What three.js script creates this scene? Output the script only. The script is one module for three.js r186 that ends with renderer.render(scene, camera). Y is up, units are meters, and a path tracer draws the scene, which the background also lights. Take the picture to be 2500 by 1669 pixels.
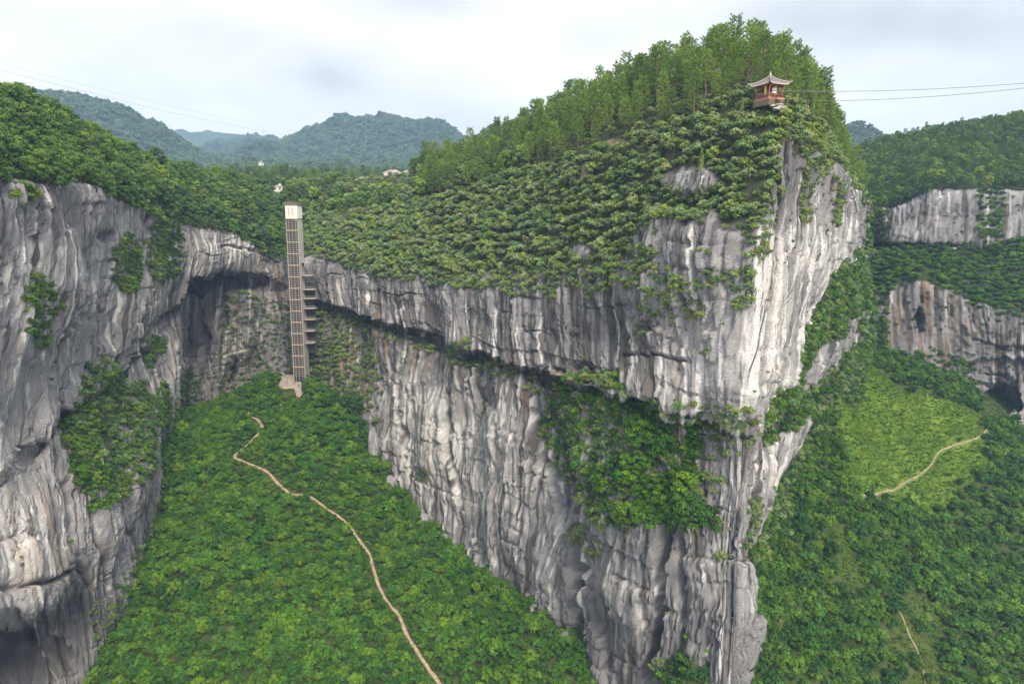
import * as THREE from 'three';
import { mergeGeometries } from 'three/addons/utils/BufferGeometryUtils.js';
import { MarchingCubes } from 'three/addons/objects/MarchingCubes.js';

// ---------------------------------------------------------------- camera, sky, sun, exposure
const scene = new THREE.Scene();
const EYE = 118, PITCH = 9 * Math.PI / 180, F = 1667;          // F: focal length for a picture 2500 wide
const camera = new THREE.PerspectiveCamera(2 * Math.atan(834.5 / F) * 180 / Math.PI, 2500 / 1669, 0.5, 14000);
camera.position.set(0, EYE, 0);
camera.rotation.x = -PITCH;
scene.add(camera);
const renderer = new THREE.WebGLRenderer({ antialias: true });
renderer.toneMapping = THREE.LinearToneMapping;
renderer.toneMappingExposure = 3.2;
renderer.shadowMap.enabled = true;
const sun = new THREE.DirectionalLight(0xfff0d8, 1.5);
sun.position.set(160, 420, 190); sun.target.position.set(0, 60, -230);
sun.castShadow = true; sun.shadow.radius = 30; sun.shadow.mapSize.set(4096, 4096);
Object.assign(sun.shadow.camera, { left: -420, right: 420, top: 420, bottom: -420, near: 10, far: 1500 });
scene.add(sun, sun.target);
scene.fog = new THREE.FogExp2(0xa2c4f0, 0.00014);

// ---------------------------------------------------------------- numbers
let seed = 20240611;
const rnd = () => { seed = (seed + 0x6d2b79f5) | 0; let t = Math.imul(seed ^ (seed >>> 15), 1 | seed); t = (t + Math.imul(t ^ (t >>> 7), 61 | t)) ^ t; return ((t ^ (t >>> 14)) >>> 0) / 4294967296; };
const rr = (a, b) => a + (b - a) * rnd();
const clamp = (x, a = 0, b = 1) => x < a ? a : x > b ? b : x;
const mix = (a, b, t) => a + (b - a) * t;
const sstep = (a, b, x) => { const t = clamp((x - a) / (b - a)); return t * t * (3 - 2 * t); };
const PERM = new Uint8Array(512);
{ const p = [...Array(256).keys()]; for (let i = 255; i > 0; i--) { const j = Math.floor(rnd() * (i + 1)); [p[i], p[j]] = [p[j], p[i]]; } for (let i = 0; i < 512; i++) PERM[i] = p[i & 255]; }
const fade = (t) => t * t * t * (t * (t * 6 - 15) + 10);
const g3 = (h, x, y, z) => { h &= 15; const u = h < 8 ? x : y, v = h < 4 ? y : h === 12 || h === 14 ? x : z; return ((h & 1) ? -u : u) + ((h & 2) ? -v : v); };
function noise(x, y, z = 0) {
  const X0 = Math.floor(x), Y0 = Math.floor(y), Z0 = Math.floor(z); x -= X0; y -= Y0; z -= Z0;
  const X = X0 & 255, Y = Y0 & 255, Z = Z0 & 255, u = fade(x), v = fade(y), w = fade(z), P = PERM;
  const A = P[X] + Y, AA = P[A] + Z, AB = P[A + 1] + Z, B = P[X + 1] + Y, BA = P[B] + Z, BB = P[B + 1] + Z;
  const a = mix(mix(g3(P[AA], x, y, z), g3(P[BA], x - 1, y, z), u), mix(g3(P[AB], x, y - 1, z), g3(P[BB], x - 1, y - 1, z), u), v);
  const b = mix(mix(g3(P[AA + 1], x, y, z - 1), g3(P[BA + 1], x - 1, y, z - 1), u), mix(g3(P[AB + 1], x, y - 1, z - 1), g3(P[BB + 1], x - 1, y - 1, z - 1), u), v);
  return mix(a, b, w);
}
function fbm(x, y, z, n) { let s = 0, a = 1, f = 1, t = 0; for (let i = 0; i < n; i++) { s += a * noise(x * f, y * f, z * f + i * 7.3); t += a; a *= 0.5; f *= 2.03; } return s / t; }
const hash = (a, b = 0) => PERM[(PERM[a & 255] + b) & 255] / 255;

// a place seen from the look-out: bearing and drop read off the survey picture, distance in metres along -z
const PS = Math.sin(PITCH), PC = Math.cos(PITCH);
function at(px, py, d) { const u = (px - 1250) / F, v = (834.5 - py) / F, t = d / (PC + v * PS); return new THREE.Vector3(u * t, EYE + (v * PC - PS) * t, -d); }
function view(p) { const y = p.y - EYE, z = -p.z, f = z * PC - y * PS, v = (y * PC + z * PS) / f; return [1250 + F * p.x / f, 834.5 - F * v, z]; }

// ---------------------------------------------------------------- the sky: bright overcast
{
  const W = 2048, H = 1024, data = new Float32Array(W * H * 4);
  const puffs = [[800, 195, 60, 26, 0.16], [1430, 95, 110, 55, 0.26], [160, 150, 170, 40, 0.12], [250, 60, 420, 70, 0.16], [1080, 10, 260, 50, 0.24], [1120, 190, 60, 30, 0.08], [2150, 75, 330, 60, 0.2], [2480, 160, 260, 90, 0.16], [1950, 20, 300, 40, 0.1]]
    .map(([px, py, rx, ry, k]) => { const p = at(px, py, 100); p.y -= EYE; const n = p.normalize(); return [Math.atan2(n.z, n.x), Math.asin(n.y), rx / F, ry / F, k]; });
  for (let j = 0; j < H; j++) {
    const el = ((j + 0.5) / H - 0.5) * Math.PI, y = Math.sin(el), cy = Math.cos(el);
    for (let i = 0; i < W; i++) {
      const az = ((i + 0.5) / W - 0.5) * 2 * Math.PI, x = Math.cos(az) * cy, z = Math.sin(az) * cy, up = Math.max(y, 0);
      const q = 1 / (up + 0.22), cx = x * q, cz = z * q;
      let c = fbm(cx * 0.75 + 3.1, cz * 0.75, 2.2, 5) * 0.55 + fbm(cx * 2.2, cz * 2.2, 8.4, 4) * 0.2;
      let cover = clamp(0.3 + c * 2.1) * 0.6 * sstep(0.02, 0.2, up);
      const wob = 0.35 * fbm(cx * 2.6, cz * 2.6, 4.4, 4);
      for (const [pa, pe, ra, re, k] of puffs) { let da = az - pa; if (da > Math.PI) da -= 2 * Math.PI; if (da < -Math.PI) da += 2 * Math.PI; const t = (da / ra) ** 2 + ((el - pe) / re) ** 2; if (t < 6) cover += k * Math.exp(-t * (1 + wob)) * (1 + 1.5 * wob); }
      cover = clamp(cover, 0, 0.75);
      const level = 0.415 * (0.8 + 1.25 * sstep(0.05, 1, up) * up ** 0.4) * 1.22;   // overcast: brighter overhead
      const k = level * (1 - 0.72 * cover), o = (j * W + i) * 4;
      data[o] = k * mix(1.0, 0.975, cover); data[o + 1] = k * mix(1.0, 0.99, cover); data[o + 2] = k * mix(0.985, 1.02, cover); data[o + 3] = 1;
    }
  }
  const sky = new THREE.DataTexture(data, W, H, THREE.RGBAFormat, THREE.FloatType);
  sky.mapping = THREE.EquirectangularReflectionMapping; sky.magFilter = THREE.LinearFilter; sky.needsUpdate = true;
  scene.background = sky; scene.environment = sky;
}

// ---------------------------------------------------------------- helpers for things
const taken = new Map();
function numbered(name) { const n = taken.get(name) ?? 0; taken.set(name, n + 1); return n ? `${name}_${String(n).padStart(3, '0')}` : name; }
function shadows(o) { o.traverse((m) => { if (m.isMesh) { m.castShadow = true; m.receiveShadow = true; } }); return o; }
function tag(o, label, category, group, kind) { o.name = numbered(o.name); o.userData = { label, category }; if (group) o.userData.group = group; if (kind) o.userData.kind = kind; scene.add(shadows(o)); return o; }
function struct(name, geo, mat, label) { const m = new THREE.Mesh(geo, mat); m.name = name; return tag(m, label, name.split('_').pop(), null, 'structure'); }
function part(name, geo, mat, parent, label) { const m = new THREE.Mesh(geo, mat); m.name = name; if (label) m.userData.label = label; parent.add(m); return m; }
function place(geo, x = 0, y = 0, z = 0, ry = 0, rx = 0, rz = 0) { geo.applyMatrix4(new THREE.Matrix4().compose(new THREE.Vector3(x, y, z), new THREE.Quaternion().setFromEuler(new THREE.Euler(rx, ry, rz, 'YXZ')), new THREE.Vector3(1, 1, 1))); return geo; }
const boxG = (w, h, d, x = 0, y = 0, z = 0, ry = 0) => place(new THREE.BoxGeometry(w, h, d), x, y, z, ry);
const std = (r, g, b, rough = 0.9, extra = {}) => new THREE.MeshStandardMaterial({ color: new THREE.Color().setRGB(r, g, b), roughness: rough, ...extra });
const inPoly = (poly, x, y) => { let k = false; for (let i = 0, j = poly.length - 1; i < poly.length; j = i++) { const [a, b] = poly[i], [c, d] = poly[j]; if ((b > y) !== (d > y) && x < (c - a) * (y - b) / (d - b) + a) k = !k; } return k; };
const inEll = ([cx, cy, rx, ry], x, y) => ((x - cx) / rx) ** 2 + ((y - cy) / ry) ** 2;

// fine grain relief for rock and ground
function grainTexture(fn, n = 512) {
  const d = new Uint8Array(n * n * 4);
  for (let j = 0; j < n; j++) for (let i = 0; i < n; i++) { const v = clamp(fn(i / n, j / n)) * 255, o = (j * n + i) * 4; d[o] = d[o + 1] = d[o + 2] = v; d[o + 3] = 255; }
  const t = new THREE.DataTexture(d, n, n); t.wrapS = t.wrapT = THREE.RepeatWrapping; t.magFilter = THREE.LinearFilter; t.needsUpdate = true; return t;
}
const loop = (u, v, f, s) => { const a = u * 2 * Math.PI, b = v * 2 * Math.PI; return noise(Math.cos(a) * f + s, Math.sin(a) * f + Math.cos(b) * f, Math.sin(b) * f + s * 3); };
const rockGrain = grainTexture((u, v) => 0.5 + 0.5 * loop(u, v, 3, 1) + 0.35 * loop(u, v, 8, 5) + 0.25 * loop(u, v, 19, 9));
const rockMat = new THREE.MeshStandardMaterial({ vertexColors: true, roughness: 0.95, bumpMap: rockGrain, bumpScale: 0.45 });
const soilMat = new THREE.MeshPhysicalMaterial({ vertexColors: true, roughness: 1, specularIntensity: 0.2 });
const GREEN_SOIL = [0.026, 0.046, 0.01];

// ---------------------------------------------------------------- rock sheets: a net of surveyed points, filled in with fluted, bedded limestone
function catmull(a, b, c, d, t, k = 0.5) { const t2 = t * t, t3 = t2 * t; return (2 * t3 - 3 * t2 + 1) * b + (t3 - 2 * t2 + t) * k * (c - a) + (-2 * t3 + 3 * t2) * c + (t3 - t2) * k * (d - b); }
function sheet(table, o) {
  const C = table.length, R = table[0].length, W = table.map((col) => col.map((p) => at(...p)));
  const uS = [], vS = [];
  for (let c = 0; c < C - 1; c++) { let m = 0; for (let r = o.r0 ?? 2; r < R - 1; r++) m = Math.max(m, W[c][r].distanceTo(W[c + 1][r])); const n = Math.ceil(m / (o.colStep?.(c) ?? 0.4)); for (let i = 0; i < n; i++) uS.push(c + i / n); } uS.push(C - 1);
  for (let r = 0; r < R - 1; r++) { let m = 0; for (let c = 0; c < C; c++) m = Math.max(m, W[c][r].distanceTo(W[c][r + 1])); const n = Math.max(2, Math.ceil(m / (o.rowStep?.(r) ?? 0.4))); for (let i = 0; i < n; i++) vS.push(r + i / n); } vS.push(R - 1);
  const nu = uS.length, nv = vS.length, N = nu * nv, P = new Float32Array(N * 3), Q = new Float32Array(N * 3), col = new Float32Array(N * 3), uv = new Float32Array(N * 2), S = new Float32Array(nu), VV = new Float32Array(N);
  const g = (c, r) => W[clamp(c, 0, C - 1)][clamp(r, 0, R - 1)];
  for (let i = 0; i < nu; i++) {
    const c = Math.min(Math.floor(uS[i]), C - 2), t = uS[i] - c, tmp = [];
    for (let r = 0; r < R; r++) tmp.push(['x', 'y', 'z'].map((k) => catmull(g(c - 1, r)[k], g(c, r)[k], g(c + 1, r)[k], g(c + 2, r)[k], t, 0.45)));
    for (let j = 0; j < nv; j++) {
      const r = Math.min(Math.floor(vS[j]), R - 2), s = vS[j] - r, q = (n) => tmp[clamp(n, 0, R - 1)], id = (i * nv + j) * 3;
      for (let k = 0; k < 3; k++) P[id + k] = catmull(q(r - 1)[k], q(r)[k], q(r + 1)[k], q(r + 2)[k], s, 0.22);
      VV[i * nv + j] = vS[j];
    }
  }
  const mid = Math.floor(nv * 0.5);
  for (let i = 1; i < nu; i++) { const a = ((i - 1) * nv + mid) * 3, b = (i * nv + mid) * 3; S[i] = S[i - 1] + Math.hypot(P[b] - P[a], P[b + 2] - P[a + 2]); }
  // outward normals of the smooth sheet
  const nrm = (src, i, j) => { const i0 = Math.max(i - 1, 0), i1 = Math.min(i + 1, nu - 1), j0 = Math.max(j - 1, 0), j1 = Math.min(j + 1, nv - 1), a = (i0 * nv + j) * 3, b = (i1 * nv + j) * 3, c = (i * nv + j0) * 3, d = (i * nv + j1) * 3;
    const ax = src[b] - src[a], ay = src[b + 1] - src[a + 1], az = src[b + 2] - src[a + 2], bx = src[d] - src[c], by = src[d + 1] - src[c + 1], bz = src[d + 2] - src[c + 2];
    let x = by * az - bz * ay, y = bz * ax - bx * az, z = bx * ay - by * ax; const l = Math.hypot(x, y, z) || 1; return [x / l, y / l, z / l]; };
  const tmp = new THREE.Vector3();
  for (let i = 0; i < nu; i++) for (let j = 0; j < nv; j++) {
    const n = i * nv + j, id = n * 3, [nx, ny, nz] = nrm(P, i, j); tmp.set(P[id], P[id + 1], P[id + 2]);
    const [px, py] = view(tmp), rock = o.rock(uS[i], vS[j], px, py), s = S[i] + (o.sOff ?? 0), y = tmp.y;
    let d = relief(s, y, tmp, o.amp ?? 1) * (0.12 + 0.88 * rock);
    for (const [cx, cy, rx, ry, dep, pw] of o.dents ?? []) { const t = inEll([cx, cy, rx, ry], px + 12 * noise(px * 0.05, py * 0.05, 3), py + 12 * noise(px * 0.05, py * 0.05, 8)); if (t < 1) d -= dep * Math.pow(1 - t, pw ?? 0.4); }
    for (const [pts, w, dep] of o.creases ?? []) { const wq = w * (1 + 0.5 * noise(px * 0.03, py * 0.03, 1)); const e = distPoly(pts, px + 7 * noise(px * 0.04, py * 0.03, 5), py + 7 * noise(px * 0.04, py * 0.03, 7)); if (e < wq) d -= dep * (1 - (e / wq) ** 2); }
    Q[id] = P[id] + nx * d; Q[id + 1] = P[id + 1] + ny * d; Q[id + 2] = P[id + 2] + nz * d;
    const k = o.color(s, y, rock, px, py, tmp); col[id] = k[0]; col[id + 1] = k[1]; col[id + 2] = k[2];
    uv[n * 2] = s / 4.5; uv[n * 2 + 1] = vS[j] * 0.8 + y / 4.5;
  }
  const idx = new Uint32Array((nu - 1) * (nv - 1) * 6); let q = 0;
  for (let i = 0; i < nu - 1; i++) for (let j = 0; j < nv - 1; j++) { const a = i * nv + j, b = a + 1, c = a + nv, d = c + 1; idx[q++] = a; idx[q++] = b; idx[q++] = c; idx[q++] = b; idx[q++] = d; idx[q++] = c; }
  const geo = new THREE.BufferGeometry();
  geo.setAttribute('position', new THREE.BufferAttribute(Q, 3)); geo.setAttribute('color', new THREE.BufferAttribute(col, 3)); geo.setAttribute('uv', new THREE.BufferAttribute(uv, 2)); geo.setIndex(new THREE.BufferAttribute(idx, 1)); geo.computeVertexNormals();
  return { geo, Q, P, nu, nv, uS, vS, S };
}
const distPoly = (pts, x, y) => { let m = 1e9; for (let i = 0; i < pts.length - 1; i++) { const [ax, ay] = pts[i], [bx, by] = pts[i + 1], dx = bx - ax, dy = by - ay, t = clamp(((x - ax) * dx + (y - ay) * dy) / (dx * dx + dy * dy)); m = Math.min(m, Math.hypot(x - ax - t * dx, y - ay - t * dy)); } return m; };
// limestone relief: rounded vertical ribs broken at bedding planes, crevices, blocks
function ribs(s, y, width, k) {
  const w = s / width + 1.15 * noise(s * 0.3 / width, y * 0.014, k) + 0.42 * noise(s * 0.5 / width, y * 0.035, k + 5) + 0.14 * noise(s * 1.3 / width, y * 0.2, k + 3);
  const c = Math.floor(w), t = (w - c - 0.5) * 2, span = 9 + 26 * hash(c, k * 17 | 0), b = Math.floor(y / span + hash(c + 9, 3) * 5 + 0.35 * noise(s * 0.3, y * 0.3, k));
  const up = Math.sqrt(Math.max(0, 1 - Math.pow(Math.abs(t), 3.2))); const h = hash(c * 3 + 11, b * 7 + (k * 31 | 0));
  return [up * (0.3 + 0.95 * h), h, t];
}
function relief(s, y, p, amp) {
  const big = fbm(s * 0.032, y * 0.022, 1.7, 3) * 8.5, m1 = sstep(-0.25, 0.25, noise(s * 0.04, y * 0.05, 14)), m2 = sstep(-0.2, 0.3, noise(s * 0.06, y * 0.06, 24));
  const a = ribs(s, y, 8.5, 1)[0] * 1.9, b = ribs(s + 40, y, 3.1, 2)[0] * (0.35 + 0.75 * m1), c = ribs(s + 90, y, 1.35, 3)[0] * 0.45 * m2;
  const g = y / 5.2 + 0.7 * noise(s * 0.04, y * 0.02, 9) + 0.12 * noise(s * 0.4, y * 0.4, 4), gi = Math.floor(g), gt = g - gi;
  const on = sstep(0.1, 0.38, noise(s * 0.045, gi * 3.7, 6)), bed = (hash(gi, 5) - 0.5) * 1.8 * on - (gt < 0.12 ? 0.9 * on : 0);
  const chip = Math.max(0, noise(s * 0.33, y * 0.12, 33) - 0.28) * -3.5, fine = fbm(s * 0.75, y * 0.2, p.z * 0.1, 3) * 0.85 + noise(s * 2.1, y * 1.3, 3) * 0.2;
  const crack = -2.0 * Math.max(0, 1 - Math.abs(noise(s * 0.5 + 0.5 * noise(s * 0.2, y * 0.12, 44), y * 0.032, 43)) / 0.05) * sstep(-0.1, 0.2, noise(s * 0.07, y * 0.08, 47)) - 1.1 * Math.max(0, 1 - Math.abs(noise(s * 1.1, y * 0.07 + 0.3 * noise(s, y * 0.4, 2), 53)) / 0.05) * sstep(0, 0.25, noise(s * 0.1, y * 0.09, 57));
  return amp * (big + a + b + c + bed + chip + fine + crack - 1.6);
}
const C_GREY = [0.185, 0.18, 0.19], C_LIGHT = [0.43, 0.42, 0.43], C_CREAM = [0.56, 0.525, 0.485], C_WHITE = [0.74, 0.72, 0.70], C_DARK = [0.065, 0.06, 0.057], C_BROWN = [0.15, 0.115, 0.08], C_ORANGE = [0.33, 0.19, 0.085], C_MOSS = [0.10, 0.11, 0.045], C_EARTH = [0.33, 0.21, 0.14];
const lerp3 = (a, b, t) => [mix(a[0], b[0], t), mix(a[1], b[1], t), mix(a[2], b[2], t)];
// water stains and lime streaks on the rock. pale, dark: how much of each a stretch of wall carries
function stone(s, y, pale, dark, ochre = 0, moss = 0.3) {
  const lo = fbm(s * 0.03, y * 0.035, 11, 3), st = noise(s * 0.42 + 0.4 * noise(s * 0.1, y * 0.1, 2), y * 0.026, 21), st2 = noise(s * 1.25, y * 0.05, 27), st3 = noise(s * 3.1, y * 0.12, 31), bl = fbm(s * 0.35, y * 0.3, 5, 3);
  const id = ribs(s + 40, y, 2.3, 2)[1];
  let c = lerp3(C_GREY, C_LIGHT, clamp(0.28 + lo * 0.9 + bl * 0.55 + st3 * 0.28 + (id - 0.5) * 0.35 + pale * 0.3));
  c = lerp3(c, C_CREAM, clamp(pale * 0.75 + lo * 0.6 - 0.25 + bl * 0.5) * 0.8);
  c = lerp3(c, C_WHITE, sstep(0.3 - pale * 0.46, 0.56 - pale * 0.46, st * 0.75 + st2 * 0.5 + st3 * 0.2 + bl * 0.2) * 0.9);
  c = lerp3(c, C_DARK, sstep(0.27 - dark * 0.4, 0.4 - dark * 0.4, -st * 0.5 + noise(s * 0.6, y * 0.028, 41) * 0.75 + st3 * 0.2 + bl * 0.25) * 0.85);
  if (ochre > 0) c = lerp3(c, C_ORANGE, ochre * sstep(0.0, 0.35, noise(s * 0.33, y * 0.03, 51) + 0.25 * bl));
  c = lerp3(c, C_BROWN, clamp(sstep(0.18, 0.5, noise(s * 0.55, y * 0.035, 61) * 0.8 + bl * 0.3) * (0.4 + dark * 0.5)));
  c = lerp3(c, C_MOSS, moss * sstep(0.2, 0.55, fbm(s * 0.25, y * 0.18, 71, 3) + 0.3 * noise(s * 2, y * 1.5, 73)));
  const k = 1 + 0.16 * noise(s * 2.4, y * 2.0, 81); return [c[0] * k, c[1] * k, c[2] * k];
}
// named stretches of wall that are paler, darker, more ochre than the rest: [x, y, rx, ry, pale, dark, ochre]
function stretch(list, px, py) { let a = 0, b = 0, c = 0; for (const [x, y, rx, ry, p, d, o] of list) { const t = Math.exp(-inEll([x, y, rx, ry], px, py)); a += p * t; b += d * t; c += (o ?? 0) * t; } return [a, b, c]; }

// ---------------------------------------------------------------- the central promontory
// rows: behind the crest, crest, foot of the pines, cliff top, middle, lip, groove, ledge, middle, foot, below ground
const CENTRE = [
  [[670, 520, 470], [690, 470, 420], [700, 530, 385], [712, 640, 352], [712, 680, 349], [712, 720, 346], [714, 732, 352], [714, 748, 350], [716, 830, 346], [718, 925, 342], [718, 980, 340]],
  [[800, 500, 470], [800, 460, 415], [800, 530, 365], [790, 638, 330], [788, 690, 328], [790, 735, 324], [792, 746, 335], [792, 762, 331], [795, 850, 326], [800, 965, 314], [800, 1030, 310]],
  [[900, 480, 460], [900, 440, 400], [895, 525, 340], [880, 668, 302], [880, 715, 299], [882, 772, 293], [886, 786, 305], [886, 806, 300], [885, 900, 296], [885, 1045, 287], [885, 1120, 285]],
  [[1010, 470, 440], [1010, 425, 380], [1010, 500, 315], [1000, 692, 270], [1000, 745, 267], [1003, 800, 259], [1006, 816, 271], [1006, 838, 265], [995, 970, 262], [985, 1195, 255], [985, 1290, 254]],
  [[1140, 450, 410], [1140, 400, 350], [1140, 470, 285], [1130, 708, 240], [1130, 775, 236], [1132, 842, 228], [1135, 858, 240], [1135, 882, 233], [1125, 1085, 232], [1115, 1335, 227], [1115, 1430, 226]],
  [[1270, 420, 375], [1270, 355, 315], [1280, 425, 250], [1260, 715, 214], [1260, 805, 210], [1262, 888, 203], [1265, 904, 214], [1265, 928, 208], [1250, 1160, 206], [1235, 1428, 203], [1235, 1530, 202]],
  [[1400, 380, 335], [1400, 300, 275], [1400, 385, 220], [1385, 712, 193], [1385, 825, 190], [1385, 928, 182], [1388, 944, 193], [1388, 972, 187], [1370, 1215, 184], [1355, 1500, 183], [1355, 1610, 182]],
  [[1530, 320, 310], [1530, 245, 250], [1520, 352, 198], [1505, 705, 175], [1505, 845, 172], [1500, 962, 164], [1503, 978, 176], [1503, 1006, 170], [1480, 1290, 161], [1460, 1645, 162], [1460, 1760, 161]],
  [[1640, 270, 290], [1640, 200, 235], [1640, 305, 182], [1625, 680, 160], [1625, 850, 158], [1615, 988, 151], [1618, 1002, 163], [1618, 1034, 158], [1600, 1290, 149], [1590, 1760, 149], [1590, 1850, 149]],
  [[1745, 250, 285], [1745, 182, 230], [1755, 264, 172], [1730, 660, 150], [1725, 860, 147], [1712, 1010, 142], [1714, 1024, 152], [1714, 1060, 148], [1695, 1290, 142], [1682, 1800, 142], [1682, 1900, 142]],
  [[1840, 250, 280], [1840, 178, 228], [1855, 246, 163], [1835, 600, 143], [1815, 850, 139], [1790, 1045, 136], [1792, 1056, 141], [1790, 1084, 139], [1770, 1380, 137], [1757, 1800, 136], [1757, 1900, 136]],
  [[1900, 260, 278], [1900, 204, 225], [1915, 257, 161], [1945, 420, 147], [1910, 700, 141], [1852, 1050, 137], [1850, 1062, 139], [1848, 1092, 138], [1823, 1380, 137], [1808, 1800, 136], [1808, 1900, 136]],
  [[1945, 280, 278], [1945, 234, 222], [1960, 300, 172], [1985, 395, 160], [1955, 660, 157], [1892, 965, 155], [1887, 990, 157], [1880, 1090, 152], [1846, 1265, 150], [1832, 1520, 146], [1830, 1850, 140]],
  [[1990, 330, 280], [1985, 282, 228], [2005, 325, 192], [2030, 405, 184], [2000, 600, 182], [1938, 850, 181], [1942, 872, 181], [1928, 995, 174], [1892, 1135, 172], [1872, 1400, 165], [1870, 1700, 160]],
  [[2020, 400, 300], [2020, 345, 255], [2045, 392, 232], [2060, 428, 227], [2045, 560, 225], [2006, 692, 223], [2010, 714, 223], [2002, 862, 212], [1976, 962, 210], [1962, 1150, 200], [1960, 1350, 195]],
  [[2055, 450, 320], [2060, 425, 285], [2075, 445, 273], [2085, 462, 269], [2080, 545, 268], [2066, 628, 266], [2070, 645, 265], [2068, 792, 252], [2053, 862, 250], [2046, 960, 240], [2045, 1100, 235]],
  [[2080, 500, 360], [2095, 470, 330], [2106, 478, 319], [2112, 486, 313], [2105, 560, 311], [2096, 612, 309], [2102, 628, 307], [2122, 762, 300], [2122, 812, 296], [2122, 900, 290], [2120, 1000, 285]],
  [[2080, 520, 420], [2090, 500, 400], [2100, 505, 380], [2106, 510, 372], [2105, 570, 370], [2100, 620, 368], [2105, 640, 366], [2125, 770, 350], [2130, 820, 340], [2130, 900, 330], [2130, 1000, 325]],
];
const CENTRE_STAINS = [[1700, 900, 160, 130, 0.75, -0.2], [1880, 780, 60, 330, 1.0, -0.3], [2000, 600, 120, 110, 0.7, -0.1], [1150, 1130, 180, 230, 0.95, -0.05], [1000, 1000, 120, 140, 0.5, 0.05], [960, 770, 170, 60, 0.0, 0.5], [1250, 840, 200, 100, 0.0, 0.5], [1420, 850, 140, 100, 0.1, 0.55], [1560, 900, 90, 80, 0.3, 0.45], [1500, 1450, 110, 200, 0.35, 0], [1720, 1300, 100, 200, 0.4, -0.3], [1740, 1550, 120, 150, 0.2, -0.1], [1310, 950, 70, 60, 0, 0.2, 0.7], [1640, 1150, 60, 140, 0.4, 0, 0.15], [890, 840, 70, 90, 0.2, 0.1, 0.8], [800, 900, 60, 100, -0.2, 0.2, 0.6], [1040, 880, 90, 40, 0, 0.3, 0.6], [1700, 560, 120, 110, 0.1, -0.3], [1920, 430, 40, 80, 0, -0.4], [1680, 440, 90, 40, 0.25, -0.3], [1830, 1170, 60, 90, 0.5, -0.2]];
const ROCK_SHOWS = [[1690, 445, 75, 42], [1640, 590, 85, 60], [1740, 570, 40, 60], [1930, 420, 34, 90], [1560, 600, 30, 26], [1420, 620, 30, 25], [1780, 620, 50, 60], [1690, 650, 90, 30]];
const EARTH = [[1505, 358, 36, 17], [1478, 388, 18, 10], [1575, 368, 18, 8], [1425, 430, 9, 24]];
const centreRock = (u, v, px, py) => {
  let k = sstep(2.55, 3.0, v);
  for (const e of ROCK_SHOWS) k = Math.max(k, 1 - sstep(0.6, 1.1, inEll(e, px, py)));
  if (u > 11.6) k *= 1 - 0.85 * sstep(5.9, 6.1, v) * (1 - sstep(6.85, 7.0, v)) - 0.9 * sstep(8.0, 8.3, v);
  if (u < 2) k *= 1 - 0.75 * sstep(7.2, 8, v) * sstep(2.4, 0.4, u);
  return clamp(k);
};
const centre = sheet(CENTRE, {
  colStep: (c) => c < 3 ? 0.62 : c > 12 ? 0.75 : c < 6 ? 0.46 : 0.36, rowStep: (r) => r < 2 ? 2.5 : r < 3 ? 0.9 : r > 8 ? 2 : r === 8 ? 0.62 : 0.5,
  rock: centreRock,
  dents: [[1150, 880, 40, 16, 4], [1060, 840, 60, 12, 4], [1420, 900, 30, 20, 2], [1545, 985, 90, 14, 3], [1330, 900, 40, 14, 3]],
  creases: [[[[1622, 1290], [1612, 1420], [1596, 1540], [1560, 1669]], 15, 8], [[[1372, 1130], [1392, 1300], [1402, 1420], [1396, 1560]], 12, 6], [[[1300, 1000], [1340, 1180], [1362, 1330]], 8, 3], [[[1432, 1330], [1440, 1500], [1470, 1640]], 8, 3], [[[1520, 866], [1600, 872], [1690, 885]], 5, 2], [[[1655, 1320], [1660, 1500], [1650, 1669]], 8, 4], [[[1100, 930], [1090, 1080], [1120, 1240]], 6, 2.5], [[[1200, 950], [1190, 1150]], 6, 2], [[[1900, 430], [1905, 560]], 8, 2], [[[980, 890], [975, 1000], [990, 1100]], 7, 3], [[[1500, 1400], [1580, 1440]], 5, 1.5]],
  color: (s, y, rock, px, py, p) => {
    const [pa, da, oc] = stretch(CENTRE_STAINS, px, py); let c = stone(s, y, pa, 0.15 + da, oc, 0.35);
    for (const e of EARTH) if (inEll(e, px, py) < 1.1 + 0.4 * noise(px * 0.08, py * 0.08, 2)) return lerp3(C_EARTH, C_BROWN, clamp(0.4 + noise(s, y * 2, 3)));
    return lerp3(lerp3(GREEN_SOIL, C_BROWN, 0.4 * clamp(0.4 + noise(s * 0.5, y * 0.5, p.z * 0.5))), c, sstep(0.35, 0.65, rock + 0.2 * noise(s * 0.4, y * 0.4, 3)));
  },
});
struct('central_cliff', centre.geo, rockMat, 'grey and white limestone promontory standing between the two gorges');

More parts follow.
